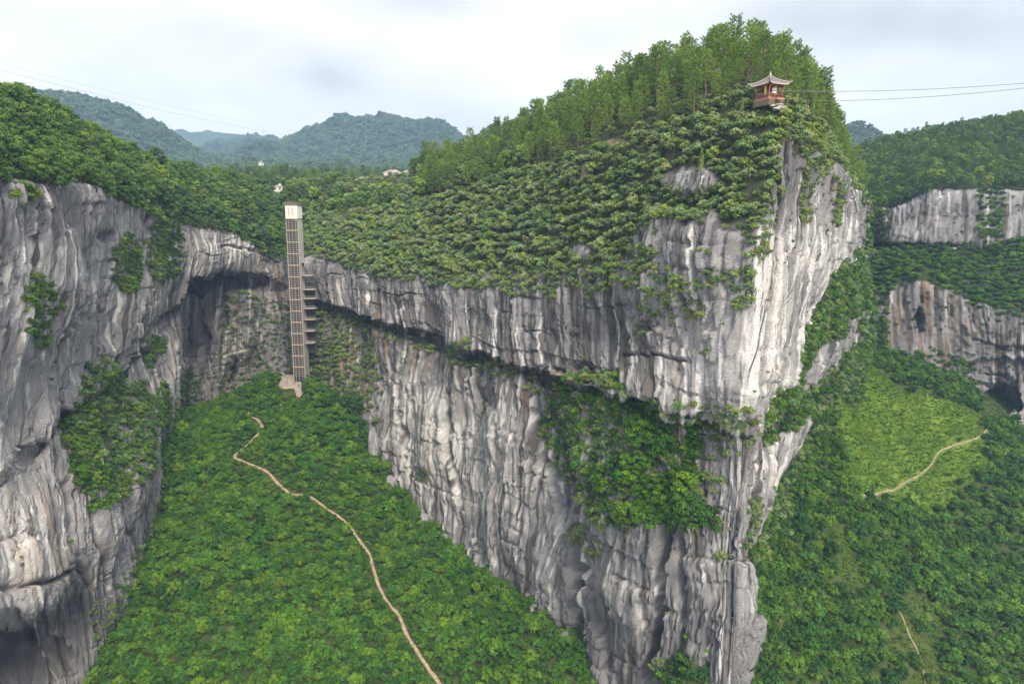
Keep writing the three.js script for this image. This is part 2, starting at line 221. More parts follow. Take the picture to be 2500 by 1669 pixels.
// ---------------------------------------------------------------- the left wall and the rock shelter behind the tower
const LEFT = [
  [[-1500, 150, 150], [-1200, 150, 110], [-1000, 250, 86], [-900, 348, 76], [-900, 815, 75], [-900, 1480, 72], [-898, 1500, 79], [-890, 1560, 76], [-880, 1837, 74], [-880, 2000, 88], [-860, 2600, 90], [-860, 2800, 90]],
  [[-700, 200, 190], [-500, 230, 160], [-420, 330, 120], [-340, 410, 106], [-340, 750, 104], [-340, 1250, 100], [-338, 1270, 106], [-330, 1300, 103], [-320, 1520, 100], [-320, 1580, 118], [-300, 1900, 120], [-300, 2000, 120]],
  [[-150, 300, 260], [-60, 262, 178], [-70, 370, 146], [-60, 442, 131], [-60, 750, 128], [-70, 1190, 123], [-68, 1206, 130], [-60, 1232, 127], [-25, 1490, 123], [-20, 1540, 148], [0, 1800, 150], [0, 1950, 150]],
  [[60, 330, 300], [80, 290, 204], [65, 390, 168], [75, 462, 154], [80, 750, 150], [68, 1098, 144], [70, 1114, 151], [78, 1140, 148], [118, 1455, 141], [124, 1495, 158], [140, 1700, 158], [140, 1860, 158]],
  [[180, 360, 330], [195, 338, 238], [180, 420, 202], [190, 455, 185], [200, 700, 180], [178, 985, 174], [180, 1001, 181], [188, 1030, 178], [262, 1270, 171], [275, 1440, 170], [290, 1540, 172], [290, 1660, 172]],
  [[330, 420, 370], [330, 402, 288], [315, 450, 240], [298, 500, 223], [305, 700, 218], [288, 896, 212], [289, 912, 219], [294, 940, 216], [345, 1140, 212], [352, 1260, 210], [357, 1340, 208], [357, 1450, 206]],
  [[430, 450, 400], [430, 432, 332], [395, 468, 280], [375, 530, 257], [384, 680, 252], [368, 822, 247], [369, 838, 253], [374, 866, 250], [388, 1000, 248], [384, 1080, 247], [380, 1165, 245], [380, 1270, 244]],
  [[505, 465, 430], [500, 448, 372], [455, 480, 320], [438, 548, 293], [448, 640, 288], [424, 758, 283], [421, 774, 289], [426, 800, 286], [437, 900, 284], [433, 960, 283], [427, 1020, 281], [427, 1100, 280]],
  [[560, 480, 450], [540, 455, 395], [505, 490, 330], [488, 562, 303], [492, 610, 301], [468, 690, 298], [462, 708, 336], [450, 732, 326], [446, 860, 332], [446, 930, 330], [448, 1010, 328], [448, 1080, 326]],
  [[600, 485, 460], [590, 462, 405], [560, 500, 345], [548, 568, 318], [548, 600, 316], [535, 652, 318], [528, 672, 348], [520, 722, 334], [512, 850, 336], [512, 930, 338], [512, 1010, 340], [512, 1080, 338]],
  [[650, 490, 465], [640, 468, 412], [615, 520, 358], [602, 596, 330], [602, 625, 329], [600, 664, 331], [600, 684, 349], [600, 722, 338], [598, 850, 342], [596, 920, 353], [594, 1000, 350], [594, 1080, 348]],
  [[680, 495, 470], [676, 472, 418], [665, 540, 368], [656, 622, 340], [656, 645, 340], [656, 676, 341], [656, 690, 349], [656, 740, 351], [656, 840, 351], [656, 890, 349], [656, 945, 346], [656, 1040, 345]],
  [[720, 500, 472], [715, 475, 425], [712, 545, 385], [712, 640, 362], [712, 670, 361], [714, 700, 360], [714, 715, 362], [714, 750, 362], [716, 840, 360], [718, 890, 358], [720, 940, 356], [720, 1040, 355]],
];
const LEFT_STAINS = [[30, 700, 40, 300, 0.75, 0], [110, 640, 40, 100, 0.6, 0], [240, 640, 110, 130, 0.25, 0], [60, 1200, 120, 140, 0.8, -0.2, 0.25], [60, 1380, 130, 90, 0.7, -0.2, 0.3], [330, 780, 60, 90, 0.6, 0.0, 0.2], [410, 930, 45, 120, 0.85, -0.2, 0.12], [300, 1320, 90, 110, -0.35, 0.15], [140, 500, 130, 60, -0.25, 0.0], [470, 830, 60, 130, 0.0, 0.2, 0.3], [580, 600, 70, 50, 0.45, 0], [560, 860, 90, 130, 0.25, 0.1, 0.25], [690, 690, 25, 40, 0.3, 0, 0.8], [60, 1600, 130, 80, -0.1, 0.2], [480, 620, 40, 60, 0.5, 0]];
const left = sheet(LEFT, {
  colStep: (c) => c < 1 ? 3 : c < 2 ? 1.2 : c > 7 ? 0.6 : 0.46, rowStep: (r) => r < 2 ? 3 : r < 3 ? 1.5 : r > 9 ? 2 : 0.56, sOff: 500, amp: 0.85,
  rock: (u, v) => clamp(sstep(2.7, 3.0, v)),
  dents: [[250, 575, 26, 14, 2.0], [5, 1600, 170, 80, 24], [478, 700, 26, 26, 14], [160, 1020, 10, 40, 2.5], [500, 880, 14, 90, 6], [545, 760, 12, 60, 4], [575, 930, 10, 60, 3], [620, 690, 40, 10, 4]],
  creases: [[[[150, 960], [160, 1060]], 7, 3], [[[0, 1320], [60, 1300], [110, 1330]], 4, 1.5], [[[225, 1230], [250, 1350], [270, 1450]], 8, 3], [[[12, 430], [15, 800]], 6, 3], [[[540, 600], [640, 612], [690, 640]], 5, 2.5], [[[110, 450], [112, 620]], 4, 1.2], [[[160, 1180], [190, 1330], [230, 1450]], 9, 3], [[[0, 1440], [110, 1420], [190, 1390]], 7, 3]],
  color: (s, y, rock, px, py, p) => {
    const [pa, da, oc] = stretch(LEFT_STAINS, px, py), c = stone(s, y, 0.08 + pa, 0.08 + da, oc, 0.22);
    return lerp3(lerp3(GREEN_SOIL, C_BROWN, 0.3), c, sstep(0.35, 0.65, rock + 0.2 * noise(s * 0.4, y * 0.4, 3)));
  },
});
struct('left_cliff', left.geo, rockMat, 'streaked grey limestone wall along the left side, curving into a rock shelter');

// ---------------------------------------------------------------- the far right wall
const RIGHT = [
  [[1880, 440, 720], [1930, 410, 610], [1990, 455, 490], [2030, 540, 410], [2035, 580, 405], [2040, 610, 402], [2040, 625, 402], [2015, 680, 388], [2000, 760, 376], [2000, 830, 366], [2000, 900, 358], [2000, 1000, 350]],
  [[1990, 430, 640], [2020, 398, 560], [2075, 440, 440], [2130, 520, 372], [2138, 560, 368], [2146, 592, 366], [2148, 602, 371], [2095, 650, 352], [2085, 720, 335], [2095, 790, 325], [2100, 860, 318], [2100, 960, 310]],
  [[2120, 400, 610], [2140, 362, 530], [2168, 430, 430], [2196, 512, 362], [2190, 555, 358], [2182, 590, 355], [2184, 602, 364], [2165, 616, 350], [2150, 705, 326], [2155, 770, 320], [2160, 850, 314], [2160, 950, 308]],
  [[2250, 370, 590], [2270, 335, 512], [2278, 405, 420], [2268, 468, 352], [2266, 530, 349], [2264, 588, 344], [2266, 602, 358], [2260, 612, 343], [2252, 690, 320], [2256, 770, 316], [2262, 880, 308], [2262, 990, 304]],
  [[2390, 350, 580], [2400, 312, 500], [2390, 395, 410], [2382, 470, 346], [2380, 530, 343], [2376, 588, 338], [2378, 602, 352], [2375, 612, 336], [2382, 745, 311], [2392, 850, 307], [2398, 965, 300], [2398, 1060, 297]],
  [[2490, 340, 570], [2500, 295, 490], [2488, 395, 405], [2480, 475, 343], [2478, 530, 340], [2475, 584, 334], [2477, 596, 347], [2475, 606, 331], [2472, 770, 305], [2470, 880, 300], [2470, 1030, 291], [2470, 1110, 288]],
  [[2660, 330, 560], [2660, 275, 480], [2610, 385, 395], [2592, 482, 338], [2592, 530, 336], [2592, 580, 330], [2593, 592, 342], [2590, 604, 326], [2590, 780, 298], [2590, 900, 292], [2590, 1080, 280], [2590, 1180, 278]],
  [[3200, 300, 540], [3200, 240, 460], [3050, 370, 375], [3000, 480, 325], [3000, 530, 323], [3000, 585, 318], [3002, 598, 330], [3000, 612, 314], [3000, 800, 285], [3000, 930, 280], [3000, 1140, 268], [3000, 1250, 266]],
];
const right = sheet(RIGHT, {
  colStep: (c) => c > 5 ? 2 : 0.7, rowStep: (r) => r < 3 ? 4 : r === 7 ? 1 : r > 10 ? 2 : 0.6, sOff: 900, amp: 0.85,
  rock: (u, v, px, py) => clamp(sstep(2.75, 3.0, v) * (1 - sstep(6.9, 7.0, v) * (1 - sstep(7.75, 8.0, v)))) * (px < 2140 ? 0.3 : 1),
  dents: [[2448, 975, 46, 42, 22, 0.35], [2248, 777, 11, 26, 9], [2440, 890, 90, 16, 3.5], [2470, 855, 60, 10, 2.5], [2350, 840, 12, 50, 2]],
  creases: [[[[2330, 880], [2400, 905], [2470, 925]], 6, 2.5], [[[2380, 830], [2450, 850], [2500, 850]], 5, 2], [[[2370, 925], [2420, 940], [2480, 935]], 6, 3]],
  color: (s, y, rock, px, py, p) => {
    const [pa, da, oc] = stretch([[2290, 540, 170, 60, 0.12, -0.1], [2250, 800, 90, 90, -0.1, 0.25, 0.25], [2262, 690, 18, 50, 0.4, -0.2, 0.6], [2420, 860, 120, 90, 0, 0.4], [2280, 820, 160, 110, -0.25, 0.35, 0.2], [2490, 990, 20, 40, 0.7, -0.3], [2340, 790, 30, 50, 0.4, -0.1]], px, py), c = stone(s, y, pa, 0.12 + da, oc, 0.35);
    return lerp3(GREEN_SOIL, c, sstep(0.35, 0.65, rock + 0.2 * noise(s * 0.4, y * 0.4, 3)));
  },
});
struct('right_cliff', right.geo, rockMat, 'far limestone wall above the meadow on the right, with a cave at its foot');

// ---------------------------------------------------------------- valley floors as height fields through surveyed points
function spline(points) {
  const n = points.length, m = n + 3, A = Array.from({ length: m }, () => new Float64Array(m + 1)), phi = (r2) => r2 < 1e-9 ? 0 : 0.5 * r2 * Math.log(r2), L = 100;
  const X = points.map((p) => [p.x / L, p.z / L, p.y]);
  for (let i = 0; i < n; i++) { for (let j = 0; j < n; j++) A[i][j] = phi((X[i][0] - X[j][0]) ** 2 + (X[i][1] - X[j][1]) ** 2); A[i][i] += 0.002; A[i][n] = A[n][i] = 1; A[i][n + 1] = A[n + 1][i] = X[i][0]; A[i][n + 2] = A[n + 2][i] = X[i][1]; A[i][m] = X[i][2]; }
  for (let i = 0; i < m; i++) { let b = i; for (let k = i + 1; k < m; k++) if (Math.abs(A[k][i]) > Math.abs(A[b][i])) b = k; [A[i], A[b]] = [A[b], A[i]]; for (let k = 0; k < m; k++) if (k !== i) { const f = A[k][i] / A[i][i]; if (f) for (let j = i; j <= m; j++) A[k][j] -= f * A[i][j]; } }
  const w = A.map((row, i) => row[m] / row[i]);
  return (x, z) => { x /= L; z /= L; let y = w[n] + w[n + 1] * x + w[n + 2] * z; for (let i = 0; i < n; i++) y += w[i] * phi((x - X[i][0]) ** 2 + (z - X[i][1]) ** 2); return y; };
}
function field(hf, x0, x1, z0, z1, step, color, bump, inside) {
  const nu = Math.round((x1 - x0) / step) + 1, nv = Math.round((z1 - z0) / step) + 1, Q = new Float32Array(nu * nv * 3), col = new Float32Array(nu * nv * 3), idx = [];
  const H = (x, z) => hf(x, z) + bump * (fbm(x * 0.06, 3.3, z * 0.06, 4) * 2.2) * sstep(11, 26, Math.hypot(x + 105, z + 317)) - 2.5 * Math.min(20, Math.max(0, inside(x, z)));
  for (let i = 0; i < nu; i++) for (let j = 0; j < nv; j++) { const x = x0 + i * step, z = z0 + j * step, id = (i * nv + j) * 3; Q[id] = x; Q[id + 1] = H(x, z); Q[id + 2] = z; const c = color(x, z); col.set(c, id); if (i < nu - 1 && j < nv - 1) { const a = i * nv + j, b = a + 1, e = a + nv, d = e + 1; idx.push(a, b, e, b, d, e); } }
  const geo = new THREE.BufferGeometry(); geo.setAttribute('position', new THREE.BufferAttribute(Q, 3)); geo.setAttribute('color', new THREE.BufferAttribute(col, 3)); geo.setIndex(idx); geo.computeVertexNormals();
  return { geo, Q, nu, nv, H };
}
const soil = (x, z) => lerp3(GREEN_SOIL, C_MOSS, 0.5 * clamp(0.5 + 2 * noise(x * 0.3, 1, z * 0.3)));
const valley = field(spline([[720, 925, 322], [640, 935, 318], [760, 935, 320], [870, 1005, 290], [985, 1205, 255], [1115, 1345, 227], [1235, 1436, 203], [1355, 1508, 183], [1460, 1655, 166], [425, 1022, 282], [378, 1168, 246], [355, 1345, 207], [335, 1475, 180], [250, 1620, 165], [60, 1900, 150], [640, 1143, 250], [800, 1464, 192], [900, 1753, 155], [1250, 2100, 125], [600, 1000, 305], [500, 1030, 345], [650, 960, 350], [800, 2200, 110], [200, 2100, 110], [1600, 2000, 135], [540, 1010, 300]].map((p) => at(...p))),
  -190, 60, -375, -100, 1.6, soil, 0.7, (x, z) => x - (54 - 0.81 * (-z - 136)));
struct('valley_floor', valley.geo, soilMat, 'shrub-covered floor of the gorge climbing towards the lift tower');
const MEADOW = [[1995, 885], [2090, 865], [2140, 900], [2200, 955], [2300, 968], [2390, 1010], [2425, 1062], [2400, 1120], [2330, 1190], [2290, 1262], [2210, 1240], [2150, 1228], [2085, 1215], [2065, 1100], [2040, 1010]];
const ravineH = spline([[1828, 1770, 138], [1850, 1430, 152], [1872, 1400, 165], [1962, 1150, 200], [2046, 965, 240], [2122, 905, 290], [2060, 900, 285], [2250, 955, 280], [2400, 1008, 285], [2450, 1030, 288], [2150, 1100, 250], [2200, 1220, 230], [2450, 1200, 240], [2100, 1400, 185], [2000, 1300, 185], [2300, 1500, 185], [2500, 1480, 198], [2300, 1680, 163], [2500, 1680, 168], [1910, 1720, 142], [2570, 1250, 240], [2000, 1560, 160], [2260, 880, 312], [2150, 860, 318], [2620, 1100, 282], [2100, 2000, 125], [2600, 2000, 130]].map((p) => at(...p)));
const ravine = field(ravineH, 36, 330, -335, -95, 1.6, (x, z) => { const [px, py] = view(new THREE.Vector3(x, ravineH(x, z), z)), w = fbm(px * 0.014, py * 0.014, 5, 3) * 60; return inPoly(MEADOW, px + w, py + w) ? lerp3([0.045, 0.09, 0.01], [0.1, 0.15, 0.02], clamp(0.5 + 1.2 * noise(x * 0.13, 2, z * 0.13) + 1.2 * noise(x * 0.5, 5, z * 0.5))) : soil(x, z); }, 0.6, (x, z) => 38 + 0.6 * (-z - 136) - x);
struct('ravine_ground', ravine.geo, soilMat, 'steep green ground of the second gorge right of the promontory');

// ---------------------------------------------------------------- plateau and hills beyond
const hillAt = (px, py, d, r, rz = 1) => { const p = at(px, py, d); return { p, sx: r * d / F, sz: r * d / F * rz }; };
const HILLS = [hillAt(945, 296, 2500, 205, 0.8), hillAt(1340, 318, 1700, 210, 0.8), hillAt(620, 344, 3200, 85, 1.3), hillAt(75, 238, 1700, 300, 0.8), hillAt(700, 362, 2300, 130, 1), hillAt(2130, 326, 3900, 90, 0.4), hillAt(2050, 326, 4000, 45, 0.4), hillAt(490, 320, 4100, 150, 0.4), hillAt(2120, 355, 1500, 120, 0.8), hillAt(2020, 362, 1600, 120, 0.8)];
const basePy = (d) => { const t = [[300, 520], [420, 492], [520, 470], [700, 448], [1200, 428], [2000, 402], [3500, 372], [7000, 356]]; for (let i = 1; i < t.length; i++) if (d < t[i][0]) return mix(t[i - 1][1], t[i][1], (d - t[i - 1][0]) / (t[i][0] - t[i - 1][0])); return 356; };
function plateau(x, z) {
  const d = -z, base = at(1250, basePy(d), d).y; let y = base;
  for (const h of HILLS) { const r2 = ((x - h.p.x) / h.sx) ** 2 + ((z - h.p.z) / h.sz) ** 2; if (r2 < 9) y = Math.max(y, base) + Math.max(0, h.p.y - at(1250, basePy(-h.p.z), -h.p.z).y) * Math.exp(-Math.pow(r2, 1.7)) * (1 - clamp((y - base) / 300)); }
  return y + fbm(x * 0.008, 2, z * 0.008, 4) * Math.min(60, d * 0.032);
}
{
  const nu = 240, nv = 190, Q = new Float32Array(nu * nv * 3), col = new Float32Array(nu * nv * 3), idx = [];
  for (let i = 0; i < nu; i++) for (let j = 0; j < nv; j++) {
    const a = mix(-0.86, 0.86, i / (nu - 1)), d = 405 * Math.pow(4500 / 405, j / (nv - 1)), x = Math.tan(a) * d, id = (i * nv + j) * 3;
    Q[id] = x; Q[id + 1] = plateau(x, -d); Q[id + 2] = -d; col.set(lerp3([0.03, 0.055, 0.02], [0.05, 0.08, 0.03], clamp(0.5 + 2 * noise(x * 0.01, 3, d * 0.01))), id);
    if (i < nu - 1 && j < nv - 1) { const p = i * nv + j, e = p + nv; idx.push(p, e, p + 1, p + 1, e, e + 1); }
  }
  const geo = new THREE.BufferGeometry(); geo.setAttribute('position', new THREE.BufferAttribute(Q, 3)); geo.setAttribute('color', new THREE.BufferAttribute(col, 3)); geo.setIndex(idx); geo.computeVertexNormals();
  struct('distant_hills', geo, soilMat, 'wooded plateau and rounded hills fading into haze behind the gorge');
}
// ---------------------------------------------------------------- ground points, paths
function ground(f, px, py) { let best = null, gap = 1e9; for (let d = 100; d < 340; d += 0.25) { const p = at(px, py, d), h = f.H(p.x, p.z); if (p.y - h < gap) { gap = p.y - h; best = p; } if (gap <= 0) break; } return best.setY(f.H(best.x, best.z)); }
function ribbon(name, pts, f, width, mat, edge, label) {
  const c = new THREE.CatmullRomCurve3(pts.map(([x, y]) => ground(f, x, y))), n = Math.ceil(c.getLength() / 0.8), pos = [], idx = [], line = [];
  for (let i = 0; i <= n; i++) {
    const p = c.getPointAt(i / n), t = c.getTangentAt(i / n), sx = -t.z, sz = t.x, l = Math.hypot(sx, sz) || 1, w = width * (0.85 + 0.3 * noise(i * 0.2, 4, 1)); line.push(p);
    const wob = 0.25 * noise(i * 0.13, 9, 2);
    for (const [k, dy] of [[-0.5, -0.5], [-0.5, 0.34], [-0.42, 0.36], [-0.4, 0.28], [0.4, 0.28], [0.42, 0.36], [0.5, 0.34], [0.5, -0.5]]) { const x = p.x + sx / l * (w * k + wob), z = p.z + sz / l * (w * k + wob); pos.push(x, Math.max(f.H(x, z), f.H(p.x, p.z) - 0.1) + dy, z); }
    if (i < n) for (let k = 0; k < 7; k++) { const a = i * 8 + k, b = a + 8; idx.push(a, a + 1, b, a + 1, b + 1, b); }
  }
  const g = new THREE.BufferGeometry(); g.setAttribute('position', new THREE.Float32BufferAttribute(pos, 3)); g.setIndex(idx); g.computeVertexNormals();
  const col = []; for (let i = 0; i < pos.length / 3; i++) { const k = 0.8 + 0.5 * noise(pos[i * 3] * 0.9, pos[i * 3 + 1], pos[i * 3 + 2] * 0.9); col.push(k, k, k); } g.setAttribute('color', new THREE.Float32BufferAttribute(col, 3));
  struct(name, g, mat, label); return line;
}
const pathMat = std(0.36, 0.27, 0.175, 1, { vertexColors: true });
const PATH_PX = [[633, 1058], [604, 1088], [572, 1116], [600, 1131], [646, 1150], [673, 1176], [710, 1207], [747, 1212], [806, 1250], [838, 1271], [875, 1317], [903, 1358], [908, 1378], [926, 1436], [949, 1477], [976, 1510], [994, 1555], [1022, 1597], [1068, 1665], [1120, 1760]];
const pathLine = ribbon('footpath', PATH_PX, valley, 1.2, pathMat, 1, 'pale earth footpath winding down the floor of the gorge').concat(ribbon('upper_footpath', [[722, 975], [700, 985], [660, 1000], [605, 1012], [632, 1030], [640, 1045]], valley, 1.5, pathMat, 1, 'short stretch of pale path below the terrace of the lift tower'));
const trailMat = std(0.27, 0.235, 0.13, 1, { vertexColors: true });
const trailLine = ribbon('meadow_trail', [[2085, 1216], [2150, 1205], [2205, 1182], [2240, 1165], [2275, 1135], [2290, 1108], [2330, 1088], [2390, 1068], [2420, 1045], [2460, 1034]], ravine, 0.5, trailMat, 1, 'thin trodden trail crossing the bright meadow').concat(ribbon('lower_trail', [[2178, 1470], [2200, 1502], [2212, 1530], [2222, 1556], [2240, 1590], [2255, 1640], [2262, 1700]], ravine, 0.7, trailMat, 1, 'stony trail in the lower right corner of the ravine'));
const near = (line, p) => { let m = 1e9; for (const q of line) m = Math.min(m, (q.x - p.x) ** 2 + (q.z - p.z) ** 2); return Math.sqrt(m); };

// ---------------------------------------------------------------- plants
const leafMat = (r, g, b, t = 0.22) => new THREE.MeshPhysicalMaterial({ color: new THREE.Color().setRGB(r, g, b), roughness: 0.9, specularIntensity: 0.15, transmission: t, thickness: 0, vertexColors: true, side: THREE.DoubleSide });
const _d = new THREE.Vector3(), _n = new THREE.Vector3(), _t = new THREE.Vector3(), _b = new THREE.Vector3();
const randDir = (o) => { const z = rr(-1, 1), a = rr(0, Math.PI * 2), s = Math.sqrt(1 - z * z); return o.set(s * Math.cos(a), z, s * Math.sin(a)); };
class Leaves {
  constructor() { this.p = []; this.i = []; this.c = []; this.t = [1, 1, 1]; }
  shade(k) { const a = rr(1 - k, 1 + k), w = rr(-0.12, 0.12); this.t = [a * (1 + w), a, a * (1 - w)]; }
  dye(n) { const a = rr(0.86, 1.14); for (let i = 0; i < n; i++) this.c.push(this.t[0] * a, this.t[1] * a, this.t[2] * a); }
  leaf(x, y, z, n, len, wid) {
    randDir(_t); _t.addScaledVector(n, -_t.dot(n)).normalize(); _b.crossVectors(n, _t); const k = this.p.length / 3, s = len * 0.12;
    this.p.push(x + _t.x * len / 2, y + _t.y * len / 2, z + _t.z * len / 2, x + _b.x * wid / 2 - n.x * s, y + _b.y * wid / 2 - n.y * s, z + _b.z * wid / 2 - n.z * s, x - _t.x * len / 2, y - _t.y * len / 2, z - _t.z * len / 2, x - _b.x * wid / 2 - n.x * s, y - _b.y * wid / 2 - n.y * s, z - _b.z * wid / 2 - n.z * s);
    this.i.push(k, k + 1, k + 2, k, k + 2, k + 3); this.dye(4);
  }
  clump(cx, cy, cz, r, count, len, flat = 0.8) {
    this.shade(0.3);
    for (let q = 0; q < count; q++) { do randDir(_d); while (_d.y < -0.55 && rnd() < 0.8); const k = r * Math.pow(rnd(), 0.3) * rr(0.8, 1.12); randDir(_n).multiplyScalar(0.75).add(_d).add(new THREE.Vector3(0, 0.35, 0)).normalize(); this.leaf(cx + _d.x * k, cy + _d.y * k * flat, cz + _d.z * k, _n, len * rr(0.7, 1.3), len * rr(0.5, 0.8)); }
  }
  needles(x, y, z, dx, dy, dz, count, len, wid) {
    this.shade(0.18);
    for (let q = 0; q < count; q++) { randDir(_d).multiplyScalar(0.85); _d.x += dx; _d.y += dy + 0.25; _d.z += dz; _d.normalize(); randDir(_n).cross(_d).normalize(); const k = this.p.length / 3, L = len * rr(0.7, 1.2), w = wid / 2; this.p.push(x + _n.x * w, y + _n.y * w, z + _n.z * w, x - _n.x * w, y - _n.y * w, z - _n.z * w, x + _d.x * L, y + _d.y * L, z + _d.z * L); this.i.push(k, k + 1, k + 2); this.dye(3); }
  }
  build() { const g = new THREE.BufferGeometry(); g.setAttribute('position', new THREE.Float32BufferAttribute(this.p, 3)); g.setAttribute('color', new THREE.Float32BufferAttribute(this.c, 3)); g.setIndex(this.i); g.computeVertexNormals(); return g; }
}
function limb(a, b, r0, r1, seg = 5) { const d = new THREE.Vector3().subVectors(b, a), g = new THREE.CylinderGeometry(r1, r0, d.length(), seg, 1, true); g.translate(0, d.length() / 2, 0); g.applyQuaternion(new THREE.Quaternion().setFromUnitVectors(new THREE.Vector3(0, 1, 0), d.normalize())); g.translate(a.x, a.y, a.z); return g; }
const V = (x, y, z) => new THREE.Vector3(x, y, z);
// a shrub of radius about 1
function shrubGeo(n, per, len) { const L = new Leaves(); L.clump(0, 0.5, 0, 0.55, per, len); for (let i = 0; i < n; i++) { const a = i * 2.4 + rr(-0.4, 0.4), r = 0.78 * Math.sqrt((i + 0.5) / n), h = 1.15 * Math.sqrt(Math.max(0, 1 - r * r * 0.95)) * rr(0.7, 1.05); L.clump(Math.cos(a) * r, h, Math.sin(a) * r, rr(0.26, 0.42), per, len, 0.75); } return L.build(); }
const SHRUBS = [shrubGeo(9, 52, 0.23), shrubGeo(11, 46, 0.22), shrubGeo(8, 56, 0.24), shrubGeo(10, 48, 0.22)];
const FARBUSH = [shrubGeo(8, 22, 0.34), shrubGeo(9, 20, 0.34), shrubGeo(7, 24, 0.36)];
// a broadleaf tree about 8 m tall
function broadleaf(h, r, n) {
  const L = new Leaves(), wood = [limb(V(0, -0.8, 0), V(0.2, h * 0.42, 0.1), 0.2, 0.13, 6)];
  for (let i = 0; i < n; i++) { const a = i * 2.4 + rr(-0.4, 0.4), t = (i + 0.5) / n, y = h * (0.36 + 0.56 * t), k = r * Math.sqrt(Math.max(0.08, 1 - ((t - 0.32) / 0.78) ** 2)) * rr(0.45, 0.86), x = Math.cos(a) * k, z = Math.sin(a) * k, q = rr(0.85, 1.45) * r / 3.1; L.clump(x, y, z, q, Math.round(80 * q), 0.56, 0.66); if (i % 2 === 0) wood.push(limb(V(0.15, h * 0.3 + 0.1 * t * h, 0.08), V(x * 0.85, y - 0.2, z * 0.85), 0.09, 0.035, 4)); }
  return { crown: L.build(), trunk: mergeGeometries(wood) };
}
const BROAD = [broadleaf(8, 3.2, 16), broadleaf(9, 3.0, 17), broadleaf(7, 3.4, 15), broadleaf(8.5, 2.8, 15)];
// a pine about 13 m tall: bare straight stem, tiers of upswept boughs tipped with needle tufts
function pine(h, bare, spread) {
  const L = new Leaves(), wood = [limb(V(0, -0.6, 0), V(0.05, h * 0.55, 0), 0.19, 0.12, 6), limb(V(0.05, h * 0.55, 0), V(0, h * 0.98, 0.03), 0.12, 0.03, 5)];
  for (let y = h * bare; y < h * 0.97; y += rr(0.5, 0.95)) {
    const t = (y - h * bare) / (h * (1 - bare)), n = 3 + Math.floor(rnd() * 3), reach = spread * (0.3 + 0.75 * Math.pow(1 - t, 0.75)) * (t < 0.12 ? 0.75 : 1), a0 = rnd() * 6.28;
    for (let i = 0; i < n; i++) {
      const a = a0 + i / n * 6.28 + rr(-0.4, 0.4), len = reach * rr(0.65, 1.15), lift = 0.22 + 0.5 * t, ex = Math.cos(a), ez = Math.sin(a); wood.push(limb(V(0, y, 0), V(ex * len * 0.85, y + lift * len * 0.85, ez * len * 0.85), 0.035, 0.012, 3));
      const m = Math.max(2, Math.round(len * 2.3)); for (let q = 0; q < m; q++) { const k = len * mix(0.35, 1, (q + rnd() * 0.6) / m), side = rr(-0.32, 0.32) * len * 0.6; L.needles(ex * k - ez * side, y + lift * k * (0.8 + 0.25 * k / len) + rr(-0.08, 0.12), ez * k + ex * side, ex * 0.5, 0.5, ez * 0.5, 11, 0.62, 0.2); }
    }
  }
  L.needles(0, h * 0.96, 0, 0, 1, 0, 22, 0.6, 0.12); return { crown: L.build(), trunk: mergeGeometries(wood) };
}
const PINES = [pine(13, 0.3, 3.1), pine(14, 0.36, 2.8), pine(12, 0.26, 3.3), pine(13.5, 0.32, 2.6)];
function column(h) { const L = new Leaves(); for (let y = 0.3; y < h; y += 0.32) L.clump(rr(-0.1, 0.1), y, rr(-0.1, 0.1), 0.62 * Math.pow(1 - y / h, 0.5) + 0.14, 34, 0.24); return L.build(); }
const COLUMN = column(4.5);
const TUFTS = [0, 1, 2].map((k) => { const L = new Leaves(); for (let i = 0; i < 8 + 2 * k; i++) L.needles(rr(-0.5, 0.5), 0, rr(-0.5, 0.5), rr(-0.6, 0.6), 0.8, rr(-0.6, 0.6), 4, rr(0.35, 0.6), 0.2); return L.build(); });

function scatter(sh, want, keep = 0) {
  const out = [], cell = 3, grid = new Map(), key = (x, y, z) => Math.floor(x / cell) * 73856093 ^ Math.floor(y / cell) * 19349663 ^ Math.floor(z / cell) * 83492791, { Q, nu, nv } = sh;
  const A = V(0, 0, 0), B = V(0, 0, 0), C = V(0, 0, 0), D = V(0, 0, 0), order = [];
  for (let i = 0; i < nu - 1; i++) for (let j = 0; j < nv - 1; j++) order.push(i * nv + j);
  for (let i = order.length - 1; i > 0; i--) { const j = Math.floor(rnd() * (i + 1)), t = order[i]; order[i] = order[j]; order[j] = t; }
  for (const n of order) {
    const i = Math.floor(n / nv), j = n % nv; A.fromArray(Q, n * 3); D.fromArray(Q, (n + nv + 1) * 3); B.fromArray(Q, (n + 1) * 3); C.fromArray(Q, (n + nv) * 3);
    const nr = B.clone().sub(A).cross(C.clone().sub(A)), ar = nr.length(), tries = clamp(Math.ceil(ar * 1.5), 1, 5); nr.normalize(); if (nr.y < 0 && !sh.S) nr.negate();
    for (let q = 0; q < tries; q++) {
      const a = rnd(), b = rnd(), p = A.clone().multiplyScalar((1 - a) * (1 - b)).addScaledVector(B, (1 - a) * b).addScaledVector(C, a * (1 - b)).addScaledVector(D, a * b), [px, py] = view(p); if (px < -330 || px > 2760 || py < -120 || py > 1830) continue;
      const w = want(sh.uS?.[i] ?? 0, sh.vS?.[j] ?? 0, px, py, p, nr); if (!w || rnd() > ar * w.d / tries) continue;
      let ok = true; const r = w.r, m = Math.ceil(r / cell);
      for (let x = -m; x <= m && ok; x++) for (let y = -m; y <= m && ok; y++) for (let z = -m; z <= m && ok; z++) for (const o of grid.get(key(p.x + x * cell, p.y + y * cell, p.z + z * cell)) ?? []) if (o.distanceToSquared(p) < r * r) { ok = false; break; }
      if (!ok) continue; const k = key(p.x, p.y, p.z); if (!grid.has(k)) grid.set(k, []); grid.get(k).push(p); out.push({ p, n: nr, px, py, ...w });
    }
  }
  return out;
}
